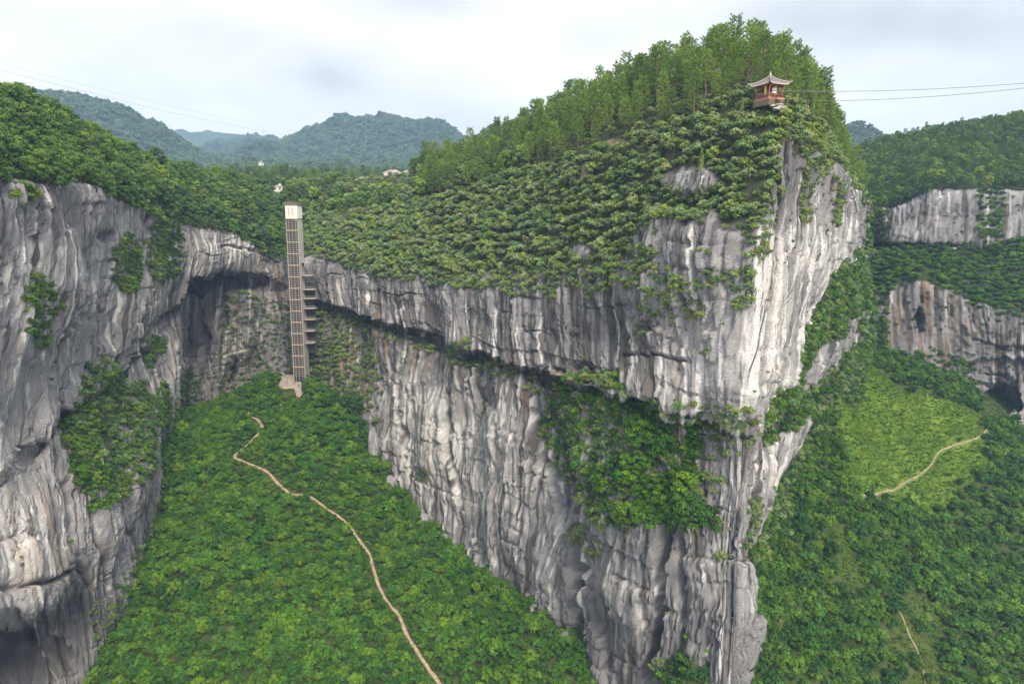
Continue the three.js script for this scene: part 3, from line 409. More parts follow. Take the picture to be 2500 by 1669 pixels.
const tone = (list) => { const c = list[Math.floor(rnd() * list.length)], k = rr(0.82, 1.2); return new THREE.Color().setRGB(c[0] * k * rr(0.92, 1.1), c[1] * k, c[2] * k * rr(0.85, 1.15)); };
const M4 = new THREE.Matrix4(), Q4 = new THREE.Quaternion(), E4 = new THREE.Euler(), S4 = V(1, 1, 1);
const white = leafMat(1, 1, 1);
// what nobody could count: one object, a few shapes
function mass(name, label, category, geos, list, tones, mat = white, trunkGeos) {
  const g = new THREE.Group(); g.name = name;
  geos.forEach((geo, v) => {
    const mine = list.filter((_, i) => i % geos.length === v); if (!mine.length) return;
    const im = new THREE.InstancedMesh(geo, mat, mine.length); im.name = category.split(' ').pop() + '_foliage'; im.userData.kind = 'stuff';
    const tm = trunkGeos ? new THREE.InstancedMesh(trunkGeos[v], barkMat, mine.length) : null; if (tm) { tm.name = 'trunks'; tm.userData.kind = 'stuff'; g.add(tm); }
    mine.forEach((o, i) => { Q4.setFromEuler(E4.set(rr(-0.12, 0.12), rr(0, 6.28), rr(-0.12, 0.12))); S4.set(o.s * rr(0.9, 1.1), o.s * (o.sy ?? 1) * rr(0.85, 1.15), o.s * rr(0.9, 1.1)); M4.compose(o.p, Q4, S4); im.setMatrixAt(i, M4); im.setColorAt(i, tone(o.tones ?? tones)); tm?.setMatrixAt(i, M4); });
    g.add(im);
  });
  return tag(g, label, category, null, 'stuff');
}
const barkMat = std(0.11, 0.075, 0.055, 1), pineBark = std(0.17, 0.105, 0.075, 1);
const T_SLOPE = [[0.158, 0.221, 0.077], [0.131, 0.2, 0.065], [0.193, 0.243, 0.096], [0.11, 0.164, 0.065], [0.166, 0.236, 0.053]], T_VALLEY = [[0.053, 0.138, 0.012], [0.074, 0.166, 0.014], [0.039, 0.106, 0.014], [0.106, 0.198, 0.016], [0.061, 0.143, 0.02]], T_LEFT = [[0.08, 0.143, 0.03], [0.102, 0.178, 0.03], [0.145, 0.22, 0.032], [0.065, 0.121, 0.031], [0.087, 0.163, 0.037]], T_PINE = [[0.163, 0.259, 0.043], [0.138, 0.231, 0.039], [0.199, 0.296, 0.049], [0.112, 0.194, 0.039]], T_RAVINE = [[0.045, 0.11, 0.016], [0.064, 0.14, 0.018], [0.034, 0.09, 0.018], [0.085, 0.17, 0.018]], T_MEADOW = [[0.14, 0.235, 0.014], [0.115, 0.205, 0.014], [0.165, 0.235, 0.026], [0.085, 0.165, 0.014]], T_FAR = [[0.082, 0.144, 0.065], [0.103, 0.17, 0.072], [0.068, 0.118, 0.058], [0.124, 0.189, 0.072]];
const mats = (list) => list.map((c) => leafMat(...c));
const MATS = { slope: mats(T_SLOPE), valley: mats(T_VALLEY), left: mats(T_LEFT), pine: mats(T_PINE), ravine: mats(T_RAVINE) };
const pick = (a) => a[Math.floor(rnd() * a.length)];
function shrub(o, m, label, group, name = 'shrub') { const s = new THREE.Mesh(pick(SHRUBS), pick(m)); s.name = name; s.position.copy(o.p); s.rotation.set(rr(-0.12, 0.12), rr(0, 6.28), rr(-0.12, 0.12)); s.scale.set(o.s, o.s * (o.sy ?? 1) * rr(0.85, 1.15), o.s); return tag(s, label, 'shrub', group); }
const protoTree = (kind, v, m) => { const g = new THREE.Group(); const t = new THREE.Mesh(v.trunk, kind === 'pine_tree' ? pineBark : barkMat), c = new THREE.Mesh(v.crown, m); t.name = 'trunk'; c.name = 'crown'; g.add(t, c); return g; };
const protos = new Map();
function tree(kind, variants, m, o, label, group) {
  const v = pick(variants), mm = pick(m), k = kind + variants.indexOf(v) + mm.uuid; if (!protos.has(k)) protos.set(k, protoTree(kind, v, mm));
  const t = protos.get(k).clone(); t.name = kind; t.position.copy(o.p); t.rotation.set(rr(-0.05, 0.05), rr(0, 6.28), rr(-0.05, 0.05)); t.scale.set(o.s, o.s * (o.sy ?? 1), o.s); return tag(t, label, kind === 'pine_tree' ? 'pine' : 'tree', group);
}
const split = (list, n) => { const s = [...list].sort((a, b) => b.s / -b.p.z - a.s / -a.p.z); return [s.slice(0, n), s.slice(n)]; };

// --- the promontory: pines on the crest, scrub on its slopes, bushes on ledges
const PAV = at(1878, 243, 160);
// houses: left, right, roof line, lowest wall seen, distance; no tree grows across the view of them from the look-out
const HOUSES = [[926, 1004, 416, 442, 650], [866, 906, 432, 453, 560], [666, 697, 452, 474, 470]];
const blocks = (p, h, r) => { const [x, , d] = view(p), [, top] = view(p.clone().setY(p.y + h)), w = r * F / d; return HOUSES.some(([a, b, t, e, hd]) => d < hd + 14 && x + w > a && x - w < b && top < mix(t, e, 0.55 + 0.45 * hash(Math.floor(p.x * 7), 3))); };
const clearPav = (px, py, p) => Math.hypot(p.x - PAV.x, p.z - PAV.z) < 4.6 || false;
const bareSpot = (px, py) => EARTH.some((e) => inEll(e, px, py) < 1.1) || ROCK_SHOWS.some((e) => inEll(e, px, py) < 0.75 + 0.5 * noise(px * 0.05, py * 0.05, 6));
const pines = scatter(centre, (u, v, px, py, p) => { if (v < 0.45 || v > 2.02 || u < 3.2 || clearPav(px, py, p) || bareSpot(px, py)) return 0; if (u < 5 && (rnd() < 0.35 || blocks(p, 13, 2))) return 0; return { d: 0.2, r: 4.7, s: rr(0.66, 1.26) * (v < 1.7 ? 1 : 0.82) }; });
const [pineNear, pineRest] = split(pines, 290);
for (const o of pineNear) tree('pine_tree', PINES, MATS.pine, o, ...(o.px < 1260 ? ['yellow-green pine at the low left end of the descending ridge', 'pines at the low end of the ridge'] : o.px < 1420 ? ['yellow-green pine on the descending ridge left of the bare earth patch', 'pines along the descending ridge'] : o.px < 1600 ? ['slender pine with a visible stem above the bare earth patch', 'pines above the bare earth patch'] : o.px < 1740 ? ['green pine on the rising left flank of the wooded summit', 'pines on the left flank of the summit'] : o.px < 1850 ? ['tall green pine on the summit left of the pavilion roof', 'pines left of the pavilion roof'] : o.px < 1935 ? ['tall green pine standing directly behind the pavilion roof', 'pines behind the pavilion'] : ['dark pine on the right-hand shoulder of the wooded hilltop', 'pines on the right shoulder']));
if (pineRest.length) mass('pine_wood', 'farther pines closing the wood behind the crest', 'pine wood', PINES.map((p) => p.crown), pineRest, T_PINE, white, PINES.map((p) => p.trunk));
const LEDGE = [[1335, 962], [1400, 915], [1480, 925], [1560, 975], [1680, 1010], [1705, 1050], [1690, 1180], [1735, 1290], [1690, 1312], [1600, 1275], [1540, 1295], [1470, 1312], [1420, 1240], [1360, 1155], [1325, 1060]];
const CLIFF_BUSH = [[1600, 745, 42, 40], [1650, 700, 60, 34], [1690, 770, 26, 26], [1810, 730, 30, 34], [1840, 520, 52, 130], [1780, 690, 60, 24], [1530, 690, 30, 26], [1450, 690, 40, 22], [1345, 725, 20, 16], [1255, 705, 40, 26], [1790, 1060, 58, 62], [1700, 1010, 24, 20], [1745, 1180, 24, 30], [1760, 1290, 24, 14], [1765, 1370, 22, 14], [1620, 1640, 26, 24], [1840, 1250, 14, 40], [1820, 1330, 10, 20], [1720, 500, 20, 26], [1965, 470, 18, 90], [1995, 400, 20, 60], [2042, 500, 16, 60], [1125, 855, 24, 22], [1640, 760, 20, 40], [1450, 1350, 26, 16], [1410, 1310, 30, 22], [1560, 820, 14, 20], [1730, 870, 10, 10], [1440, 700, 16, 50], [1035, 1165, 16, 16], [1690, 1230, 34, 40], [1750, 1120, 24, 20]];
const slopeAll = scatter(centre, (u, v, px, py, p) => {
  if (clearPav(px, py, p)) return v > 1.9 && py > 252 ? { d: 0.5, r: 1.1, s: rr(0.5, 0.9), z: 'slope' } : 0; if (bareSpot(px, py)) return rnd() < 0.02 ? { d: 1, r: 2, s: rr(0.5, 0.9), z: 'slope' } : 0;
  const edge = 3.0 + 0.28 * noise(px * 0.02, 3, 1) + 0.12 * noise(px * 0.09, 3, 4);
  if (v > 1.95 && v < edge && u < 16.5) return { d: 0.6, r: (v > edge - 0.15 ? 1.5 : 2.2) * (u > 7.5 && v > 2.4 ? 0.7 : 1), s: (v > edge - 0.2 ? rr(1.1, 1.9) : rr(1.5, 2.9)) * (u > 7.5 && v > 2.4 ? 0.72 : 1) * (u < 4 ? 1.15 : 1), z: 'slope', sy: 1.05 };
  if (v > 0.35 && v < 2.25 && u < 5.2 && rnd() < 0.7 && !blocks(p, 8, 3)) return { d: 0.4, r: 3.6, s: rr(0.7, 1.25), z: 'ridge' };
  if (v > 0.6 && v <= 1.95) return { d: 0.25, r: 3.2, s: rr(1.1, 2.0), z: 'slope' };
  if (u > 11.5 && v > 5.95 && v < 7.05) return { d: 0.8, r: 1.9, s: rr(1.2, 2.3), z: 'right', sy: 1.15 };
  if (u > 11.5 && v > 7.9) return { d: 0.6, r: 2.1, s: rr(1.2, 2.4), z: 'right' };
  if (u > 15.6) return v > 3.3 && v < 5.3 && u < 16.2 ? 0 : { d: 0.7, r: 2.2, s: rr(1.4, 2.6), z: 'right' };
  if (inPoly(LEDGE, px, py)) return { d: 0.5, r: 1.7, s: rr(1.4, 2.3), z: 'ledge', sy: 1.1 };
  for (const e of CLIFF_BUSH) if (inEll(e, px, py) < 1 + 0.4 * noise(px * 0.06, py * 0.06, 2)) return { d: 0.6, r: 1.3, s: rr(0.9, 1.8), z: 'cliff', sy: 1.05 };
  if (v > 5.7 && v < 7.15 && u > 0.6 && u < 6.2 && noise(px * 0.02, 7, 1) > -0.15) return { d: 0.5, r: 1.5, s: rr(0.9, 1.9), z: 'cliff' };
  if (u < 2.4 && v > 6.6) return { d: 0.4 * sstep(2.4, 1.2, u) + 0.05, r: 1.8, s: rr(0.9, 2.2), z: 'cliff' };
  if (v > 3 && v < 9 && noise(px * 0.013, py * 0.02, 9) > -0.1) return { d: v < 5 ? 0.03 : 0.012, r: 1.2, s: rr(0.28, 0.62), z: 'tuft' };
  return 0;
});
const z = (k) => slopeAll.filter((o) => o.z === k);
{
  const [a, b] = split(z('slope'), 90);
  for (const o of a) shrub(o, MATS.slope, ...(o.px < 1600 ? ['grey-green shrub on the slope below the bare earth patch', 'shrubs below the earth patch'] : o.py < 400 ? ['grey-green shrub high on the slope close under the pavilion', 'shrubs close under the pavilion'] : o.px < 1780 ? ['grey-green shrub around the bare rock panel below the pavilion', 'shrubs around the rock panel'] : ['grey-green shrub along the upper edge of the white prow', 'shrubs above the white prow']));
  mass('slope_scrub', 'dense grey-green scrub covering the upper slopes of the promontory', 'hillside scrub', SHRUBS, b, T_SLOPE);
  const [c, d] = split(z('cliff'), 60);
  for (const o of c) shrub(o, MATS.slope, 'small bush rooted in the cracks of the promontory cliff', 'bushes on the promontory cliff');
  mass('ledge_scrub', 'low bushes along the ledge under the overhang', 'ledge scrub', SHRUBS, [...d, ...z('tuft')], T_SLOPE);
  mass('ramp_scrub', 'dark green scrub on the ramp down the right side of the promontory', 'ramp scrub', SHRUBS, z('right'), [...T_RAVINE, ...T_SLOPE.slice(0, 2)]);
  const l = z('ledge'), [e, f] = split(l, 56);
  for (const o of e) tree('broadleaf_tree', BROAD, MATS.valley, { p: o.p.clone().addScaledVector(o.n, 0.4).add(V(0, -2.6, 0)), s: rr(0.75, 1.2) }, 'vivid green tree in the hanging grove halfway up the promontory cliff', 'trees of the hanging grove');
  mass('grove_scrub', 'brush between the trees of the hanging grove', 'grove scrub', SHRUBS, f, [...T_VALLEY, ...T_SLOPE]);
}
mass('ridge_wood', 'broadleaf trees mixed among the pines along the descending ridge', 'ridge wood', BROAD.map((t) => t.crown), z('ridge').map((o) => ({ ...o, p: o.p.clone().add(V(0, -1, 0)) })), [...T_PINE, ...T_LEFT, ...T_SLOPE], white, BROAD.map((t) => t.trunk));
for (const [px, py, d, s] of [[1712, 395, 156, 1.1], [1906, 205, 163, 0.9], [1945, 240, 163, 1.0], [1921, 250, 158, 0.7], [1812, 250, 160, 0.7], [1985, 250, 178, 0.9], [1160, 910, 231, 1.3], [1600, 410, 176, 0.8]]) { const m = new THREE.Mesh(COLUMN, MATS.slope[4]); m.name = 'columnar_bush'; m.position.copy(at(px, py + 22, d)); m.scale.setScalar(s); tag(m, 'slim upright yellow-green bush rising above the scrub of the promontory', 'bush', 'slim upright bushes'); }

// --- the left wall
const LEFT_BUSH = [[98, 770, 40, 92], [310, 655, 34, 72], [402, 615, 46, 84], [375, 850, 30, 24], [462, 965, 24, 60], [60, 480, 26, 20], [365, 880, 14, 30], [250, 930, 30, 40], [330, 1000, 40, 60], [395, 1000, 20, 60]];
const LEFT_GROVE = [[205, 905], [280, 890], [330, 960], [372, 1050], [378, 1160], [300, 1230], [222, 1242], [172, 1150], [150, 1045], [190, 985]];
const leftAll = scatter(left, (u, v, px, py, p) => {
  const edge = 3.05 + 0.3 * noise(px * 0.022, 5, 2);
  if (v > 0.5 && v < edge && u > 1.0) return blocks(p, 8, 2) ? 0 : { d: 0.5, r: u > 7 ? 3.6 : 3.5, s: rr(0.75, 1.35) * (v > 2.75 ? 0.85 : 1), z: 'top' };
  if (inPoly(LEFT_GROVE, px, py)) return { d: 0.5, r: 1.8, s: rr(1.4, 2.4), z: 'grove', sy: 1.1 };
  for (const e of LEFT_BUSH) if (inEll(e, px, py) < 1 + 0.4 * noise(px * 0.06, py * 0.06, 2)) return { d: 0.6, r: 1.3, s: rr(1.0, 2.0), z: 'bush' };
  if (u > 9.3 && v > 6.9) return { d: 0.22, r: 1.6, s: rr(0.8, 1.9), z: 'shelter' };
  if (u > 8.4 && v > 9.6) return { d: 0.4, r: 1.8, s: rr(0.9, 1.9), z: 'shelter' };
  if (u > 3.6 && u < 7 && v > 9.2 && v < 10.4) return { d: 0.25, r: 1.8, s: rr(0.8, 1.8), z: 'shelter' };
  if (v > 3 && v < 9 && noise(px * 0.015, py * 0.015, 4) > 0) return { d: 0.006, r: 2, s: rr(0.3, 0.8), z: 'bush' };
  return 0;
});
const lz = (k) => leftAll.filter((o) => o.z === k);
{
  const seen = lz('top').filter((o) => o.px > -25), [a, rest] = split(seen, 190), b = [...rest, ...lz('top').filter((o) => o.px <= -25)];
  for (const o of a) tree('broadleaf_tree', BROAD, MATS.left, { ...o, p: o.p.clone().add(V(0, -1.6, 0)) }, ...(o.px < 110 ? ['deep green broadleaf tree at the far left end of the left rim', 'trees at the far left end of the rim'] : o.px < 240 ? ['deep green broadleaf tree on the rim above the straight streaked wall', 'trees above the streaked wall'] : o.px < 360 ? ['broadleaf tree where the left rim starts to fall away', 'trees where the left rim falls away'] : o.px < 500 ? ['broadleaf tree on the rim above the mouth of the rock shelter', 'trees above the shelter mouth'] : ['broadleaf tree between the rock shelter and the lift tower top', 'trees beside the tower top']));
  mass('rim_wood', 'broadleaf wood behind the rim of the left cliff and the rock shelter', 'rim wood', BROAD.map((t) => t.crown), b.map((o) => ({ ...o, p: o.p.clone().add(V(0, -1.6, 0)) })), T_LEFT);
  const [c, d] = split(lz('grove'), 24);
  for (const o of c) tree('broadleaf_tree', BROAD, MATS.valley, { p: o.p.clone().addScaledVector(o.n, 0.4).add(V(0, -2.4, 0)), s: rr(0.5, 0.85) }, 'bright green tree in the patch growing on the face of the left cliff', 'trees on the left cliff face');
  mass('left_scrub', 'bushes on the left cliff face and in the rock shelter', 'cliff scrub', SHRUBS, [...d, ...lz('shelter')], [...T_LEFT, ...T_SLOPE.slice(0, 2)]);
  const [bushA, bushB] = split(lz('bush'), 90); mass('left_tufts', 'tufts of green in the cracks of the left cliff', 'cliff tufts', SHRUBS, bushB, T_LEFT);
  for (const o of bushA) shrub(o, MATS.left, 'dark green bush clinging to the face of the left cliff', 'bushes on the left cliff');
}

// --- floor of the gorge
const TERRACE = [[686, 922], [700, 914], [716, 911], [731, 913], [736, 926], [735, 944], [741, 962], [733, 972], [724, 970], [718, 950], [704, 950], [692, 952], [680, 946]];
const bushes = scatter(valley, (u, v, px, py, p) => {
  if (py < 880 || p.z > -120) return 0; const e = near(pathLine, p); if (e < 0.9 || inPoly(TERRACE, px, py) || inPoly(TERRACE, px, py - 14) || inPoly(TERRACE, px, py - 24) || inPoly(TERRACE, px + 9, py) || inPoly(TERRACE, px - 9, py - 8) || Math.hypot(p.x + 106, p.z + 321) < 6) return 0;
  const k = clamp((e + 0.5) / 5, 0.32, 1); return { d: 1, r: 1.8 * Math.max(k, 0.5), s: rr(1.2, 2.5) * k * (rnd() < 0.1 ? 1.35 : 1), sy: rr(0.75, 1.45) };
});
{ const [a, b] = split(bushes, 50); for (const o of a) shrub(o, MATS.valley, 'vivid green shrub in the thicket nearest below on the gorge floor', 'near shrubs of the gorge floor'); mass('valley_thicket', 'unbroken green thicket covering the floor of the gorge', 'valley thicket', SHRUBS, b, T_VALLEY); }
for (const [px, py, s] of [[868, 985, 1.25], [845, 1000, 0.9], [770, 975, 1.0], [750, 960, 0.8], [820, 985, 0.8], [560, 1010, 0.8], [470, 1020, 0.7]]) { const p = ground(valley, px, py); tree('broadleaf_tree', BROAD, MATS.valley, { p, s }, px > 700 ? 'rounded green tree beside the foot of the lift tower' : 'green tree at the mouth of the rock shelter', px > 700 ? 'trees by the tower' : 'trees by the shelter'); }

// --- ravine and meadow on the right
const rav = scatter(ravine, (u, v, px, py, p) => {
  if (py < 840 || p.z > -120) return 0; if (near(trailLine, p) < 0.8) return 0; const w = fbm(px * 0.014, py * 0.014, 5, 3) * 60 + rr(-14, 14), inM = inPoly(MEADOW, px + w, py + w) || (px > 2150 && px < 2300 && py > 1460 && noise(px * 0.02, py * 0.01, 3) > 0.05) || inPoly([[2030, 1290], [2065, 1300], [2110, 1450], [2085, 1480], [2050, 1400]], px, py);
  if (px > 2395 && px < 2490 && py > 930 && py < 1030) return { d: 1, r: 0.6, s: rr(0.4, 1), z: 'grass', tones: T_RAVINE };
  if (inM) { const q = fbm(px * 0.02, py * 0.03, 12, 3); if (rnd() < (q > 0.12 ? 0.3 : 0.05)) return { d: 1, r: 1.3, s: rr(0.35, q > 0.12 ? 1.3 : 0.8), z: 'shrub' }; return { d: 2.2, r: 0.42, s: rr(0.5, 1.4), z: 'grass', tones: q < -0.1 ? T_MEADOW.slice(0, 3) : [...T_MEADOW, ...T_VALLEY.slice(0, 2)] }; }
  return { d: 0.9, r: 2.1, s: rr(1.3, 2.8) * (rnd() < 0.1 ? 1.3 : 1), z: 'shrub', sy: rr(0.8, 1.4) };
});
{
  const [a, b] = split(rav.filter((o) => o.z === 'shrub'), 40); for (const o of a) shrub(o, MATS.ravine, 'dark green shrub on the near bank of the right-hand ravine', 'near shrubs of the ravine');
  mass('ravine_thicket', 'dark green thicket filling the right-hand ravine', 'ravine thicket', SHRUBS, b, T_RAVINE);
  mass('meadow_grass', 'bright yellow-green grass of the meadow on the right', 'meadow grass', TUFTS, rav.filter((o) => o.z === 'grass'), T_MEADOW);
}
// --- right wall
const rw = scatter(right, (u, v, px, py, p) => {
  const edge = 3.0 + 0.3 * noise(px * 0.02, 7, 3);
  if (v > 0.5 && v < edge) return { d: 0.25, r: 3.6, s: rr(0.6, 1.05), z: 'wood' };
  if (inEll([2418, 520, 34, 100], px, py) < 1 || px < 2165) return { d: 0.4, r: 2.1, s: rr(1.3, 2.6), z: 'scrub' };
  if (inEll([2250, 900, 130, 40], px, py) < 1) return { d: 0.3, r: 2, s: rr(1, 2.2), z: 'scrub' };
  if (v > 6.75 && v < 8.05 + 0.25 * noise(px * 0.03, 2, 6) && (Math.abs(px - 2262) > 14 || py < 655)) return { d: 0.5, r: 2.0, s: rr(1.2, 2.5), z: 'scrub' };
  if (v > 8) return { d: 0.02, r: 2, s: rr(0.5, 1.2), z: 'scrub' };
  if (v > 3) return { d: 0.008, r: 2, s: rr(0.5, 1), z: 'scrub' };
  return 0;
});
{
  const w = rw.filter((o) => o.z === 'wood'); mass('right_wood', 'mixed wood on the slope above the far right wall', 'hillside wood', BROAD.map((t) => t.crown), w.filter((_, i) => i % 3), T_LEFT);
  mass('right_pine_wood', 'pines scattered through the wood above the far right wall', 'hillside pine wood', PINES.map((t) => t.crown), w.filter((_, i) => i % 3 === 0).map((o) => ({ ...o, s: o.s * 0.75 })), [...T_LEFT, T_PINE[1]], white, PINES.map((t) => t.trunk));
  mass('terrace_scrub', 'green scrub on the terrace between the two tiers of the right wall', 'terrace scrub', SHRUBS, rw.filter((o) => o.z === 'scrub'), T_RAVINE);
}
// --- plateau and hills beyond
{
  const list = [], pl = [], bl = [];
  for (let k = 0; k < 170000; k++) {
    const d = 410 * Math.pow(3400 / 410, Math.pow(rnd(), 0.72)), px = rr(60, 2240); if (px > 1360 && px < 2000) continue; if (px > 2240 && d < 1e5) continue;
    const p = at(px, 400, d); p.y = plateau(p.x, p.z) - 0.5; const [, py] = view(p);
    if (d < 720 && blocks(p, 9, 3)) continue;
    const big = clamp(d / 900, 0.8, 3.2) * rr(2.3, 4.2);
    if (d < 800) (rnd() < 0.1 ? pl : rnd() < 0.25 ? bl : []).push({ p, s: rr(0.7, 1.25) }); else list.push({ p, s: big, sy: rr(1, 1.5) });
  }
  mass('plateau_pine_wood', 'pines on the plateau behind the lift tower', 'plateau pine wood', PINES.map((t) => t.crown), pl, [...T_PINE, ...T_FAR], white, PINES.map((t) => t.trunk));
  mass('plateau_wood', 'broadleaf wood on the plateau behind the lift tower', 'plateau wood', BROAD.map((t) => t.crown), bl, [...T_LEFT, ...T_PINE]);
  mass('distant_forest', 'hazy forest on the plateau and the far hills', 'distant forest', FARBUSH, list, T_FAR);
}
// ---------------------------------------------------------------- the lift tower
const concrete = new THREE.MeshStandardMaterial({ color: new THREE.Color().setRGB(0.36, 0.345, 0.32), roughness: 0.9, bumpMap: rockGrain, bumpScale: 0.03 });
const paleConcrete = std(0.62, 0.6, 0.56), bandMat = std(0.45, 0.36, 0.27), slatMat = std(0.31, 0.28, 0.25), darkGlass = std(0.045, 0.04, 0.036, 0.25), capMat = std(0.13, 0.105, 0.095);
{
  const base = at(731, 925, 318), topY = at(731, 497, 318).y, h = topY - base.y, g = new THREE.Group(); g.name = 'lift_tower'; g.position.copy(base);
  const w = 5.4, dp = 7, fz = 0;                                   // front face at z = 0, body behind
  part('shaft', boxG(w - 0.5, h - 6.6, dp - 0.3, -0.1, (h - 6.6) / 2 - 1, -dp / 2 - 0.25), darkGlass, g, 'dark glazed lift shaft');
  part('side_wall', boxG(0.3, h - 6.4, dp, w / 2 - 0.1, (h - 6.4) / 2 - 1, -dp / 2), concrete, g, 'plain grey concrete side wall');
  part('side_wall', boxG(0.3, h - 6.4, dp, -w / 2 + 0.05, (h - 6.4) / 2 - 1, -dp / 2), concrete, g);
  part('rear_wall', boxG(w - 0.6, h - 6.4, 0.25, 0, (h - 6.4) / 2 - 1, -dp + 0.02), concrete, g);
  for (const x of [-1.5, 0.05, 1.6]) part('mullion', boxG(0.16, h - 6.6, 0.16, x, (h - 6.6) / 2 - 1, 0.0), slatMat, g);
  const n = 14, step = (h - 7.2) / n, bandG = boxG(w + 0.1, 0.42, 0.6, 0, 0, 0), slatG = boxG(w - 0.45, 0.16, 0.1, 0, 0, 0);
  for (let i = 0; i < n; i++) { part('floor_band', bandG, bandMat, g).position.set(-0.02, 0.5 + (i + 1) * step, 0.08); for (let k = 1; k < 6; k++) part('slat', slatG, slatMat, g).position.set(0, 0.5 + (i + k / 6) * step, 0.12); }
  part('machine_room', boxG(w + 0.15, 6.1, dp + 0.1, 0, h - 3.55, -dp / 2), paleConcrete, g, 'whitewashed machine room');
  for (const x of [-1.2, 0.5]) { const win = part('window', boxG(0.7, 3.2, 0.1, x, h - 3.4, 0.06), std(0.42, 0.4, 0.4, 0.5), g); part('sill', boxG(0.9, 0.12, 0.2, x, h - 5.1, 0.1), paleConcrete, win); }
  const roof = part('roof', boxG(w + 0.9, 0.7, dp + 0.9, 0, h - 0.15, -dp / 2), capMat, g, 'brown flat roof'); part('parapet', boxG(w + 0.5, 0.35, dp + 0.5, 0, h + 0.38, -dp / 2), capMat, roof);
  [[640, 4], [672, 5], [706, 5.6], [728, 6], [752, 5.6], [779, 5.2], [807, 4.8], [836, 4.4]].forEach(([py, len]) => { const y = at(750, py, 322).y - base.y, l = part('landing', boxG(len, 0.4, 4.6, w / 2 + len / 2, y, -4.2), slatMat, g); part('railing', boxG(len, 0.12, 0.1, w / 2 + len / 2, y + 1.15, -1.95), slatMat, l); });
  part('landing_wall', boxG(4.6, at(750, 690, 322).y - at(750, 862, 322).y, 0.4, w / 2 + 2.3, (at(750, 690, 322).y + at(750, 862, 322).y) / 2 - base.y, -6.6), darkGlass, g);
  tag(g, 'tall concrete lift tower with banded front and white machine room', 'tower');
}
// terrace at its foot
{
  const pts = TERRACE.map(([x, y]) => ground(valley, x, y)), tri = THREE.ShapeUtils.triangulateShape(pts.map((p) => new THREE.Vector2(p.x, p.z)), []), pos = [], idx = [], n = pts.length;
  for (const p of pts) pos.push(p.x, p.y + 0.7, p.z); for (const p of pts) pos.push(p.x, p.y - 1.2, p.z);
  for (const [a, b, c] of tri) idx.push(a, b, c); for (let i = 0; i < n; i++) { const j = (i + 1) % n; idx.push(i, j, i + n, j, j + n, i + n); }
  const g = new THREE.BufferGeometry(); g.setAttribute('position', new THREE.Float32BufferAttribute(pos, 3)); g.setIndex(idx); g.computeVertexNormals(); struct('paved_terrace', g.toNonIndexed(), std(0.31, 0.26, 0.22), 'pale paved terrace at the foot of the lift tower');
  const wall = new THREE.Group(); wall.name = 'parapet_wall'; for (let i = 7; i < n - 1; i++) { const a = pts[i], b = pts[i + 1], l = Math.hypot(a.x - b.x, a.z - b.z); for (let k = 0; k < Math.max(1, Math.round(l / 2.2)); k++) { const m = Math.max(1, Math.round(l / 2.2)), t = (k + 0.5) / m, c = a.clone().lerp(b, t); part('wall_panel', boxG(l / m - 0.08, 0.9, 0.3), bandMat, wall).position.set(c.x, c.y + 0.75, c.z); wall.children.at(-1).rotation.y = -Math.atan2(b.z - a.z, b.x - a.x); } }
  tag(wall, 'low ochre parapet around the front of the paved terrace', 'parapet');
}
// people: one continuous body each
function bodyGeo(shirt, legs, arms) {
  const mc = new MarchingCubes(40, new THREE.MeshBasicMaterial(), false, false, 60000), n = 40, cap = (p, a, b, ra, rb) => { const ab = b.clone().sub(a), t = clamp(p.clone().sub(a).dot(ab) / ab.lengthSq()); return p.distanceTo(a.clone().addScaledVector(ab, t)) - mix(ra, rb, t); };
  const B = [[V(0, 0.93, 0), V(0, 1.38, 0), 0.145, 0.165], [V(0, 1.42, 0), V(0, 1.5, 0), 0.06, 0.055], [V(0, 1.58, 0), V(0, 1.65, 0.01), 0.085, 0.09]];
  for (const s of [-1, 1]) { B.push([V(s * 0.09, 0.92, 0), V(s * 0.1, 0.48, s * 0.03), 0.085, 0.06], [V(s * 0.1, 0.48, s * 0.03), V(s * 0.11, 0.08, -s * 0.02), 0.058, 0.042], [V(s * 0.11, 0.05, -s * 0.02), V(s * 0.12, 0.04, 0.12 - s * 0.02), 0.045, 0.04], [V(s * 0.17, 1.38, 0), V(s * (0.23 + arms * 0.05), 1.1, 0.02), 0.055, 0.045], [V(s * (0.23 + arms * 0.05), 1.1, 0.02), V(s * 0.22, 0.88 + arms * 0.2, 0.1 + arms * 0.12), 0.042, 0.035]); }
  const p = V(0, 0, 0); for (let k = 0; k < n; k++) for (let j = 0; j < n; j++) for (let i = 0; i < n; i++) { p.set((i / n * 2 - 1) * 0.92, (j / n * 2 - 1) * 0.92 + 0.86, (k / n * 2 - 1) * 0.92); let d = 1e9; for (const [a, b, ra, rb] of B) { const q = cap(p, a, b, ra, rb), h = clamp(0.5 + 0.5 * (d - q) / 0.05); d = d > 100 ? q : mix(d, q, h) - 0.05 * h * (1 - h); } mc.field[i + j * n + k * n * n] = -d; }
  mc.isolation = 0; mc.update(); const m = mc.count, pos = mc.positionArray.slice(0, m * 3), col = new Float32Array(m * 3), out = new Float32Array(m * 3);
  for (let i = 0; i < m; i++) { const x = pos[i * 3] * 0.92, y = pos[i * 3 + 1] * 0.92 + 0.86, zz = pos[i * 3 + 2] * 0.92; out.set([x, y, zz], i * 3); col.set(y > 1.64 || (y > 1.54 && zz < -0.02) ? [0.02, 0.016, 0.014] : y > 1.46 ? [0.5, 0.33, 0.25] : Math.abs(x) > 0.2 && y < 1.12 ? [0.5, 0.33, 0.25] : y > 0.92 ? shirt : y > 0.09 ? legs : [0.05, 0.05, 0.05], i * 3); }
  const g = new THREE.BufferGeometry(); g.setAttribute('position', new THREE.BufferAttribute(out, 3)); g.setAttribute('color', new THREE.BufferAttribute(col, 3)); g.computeVertexNormals(); return g;
}
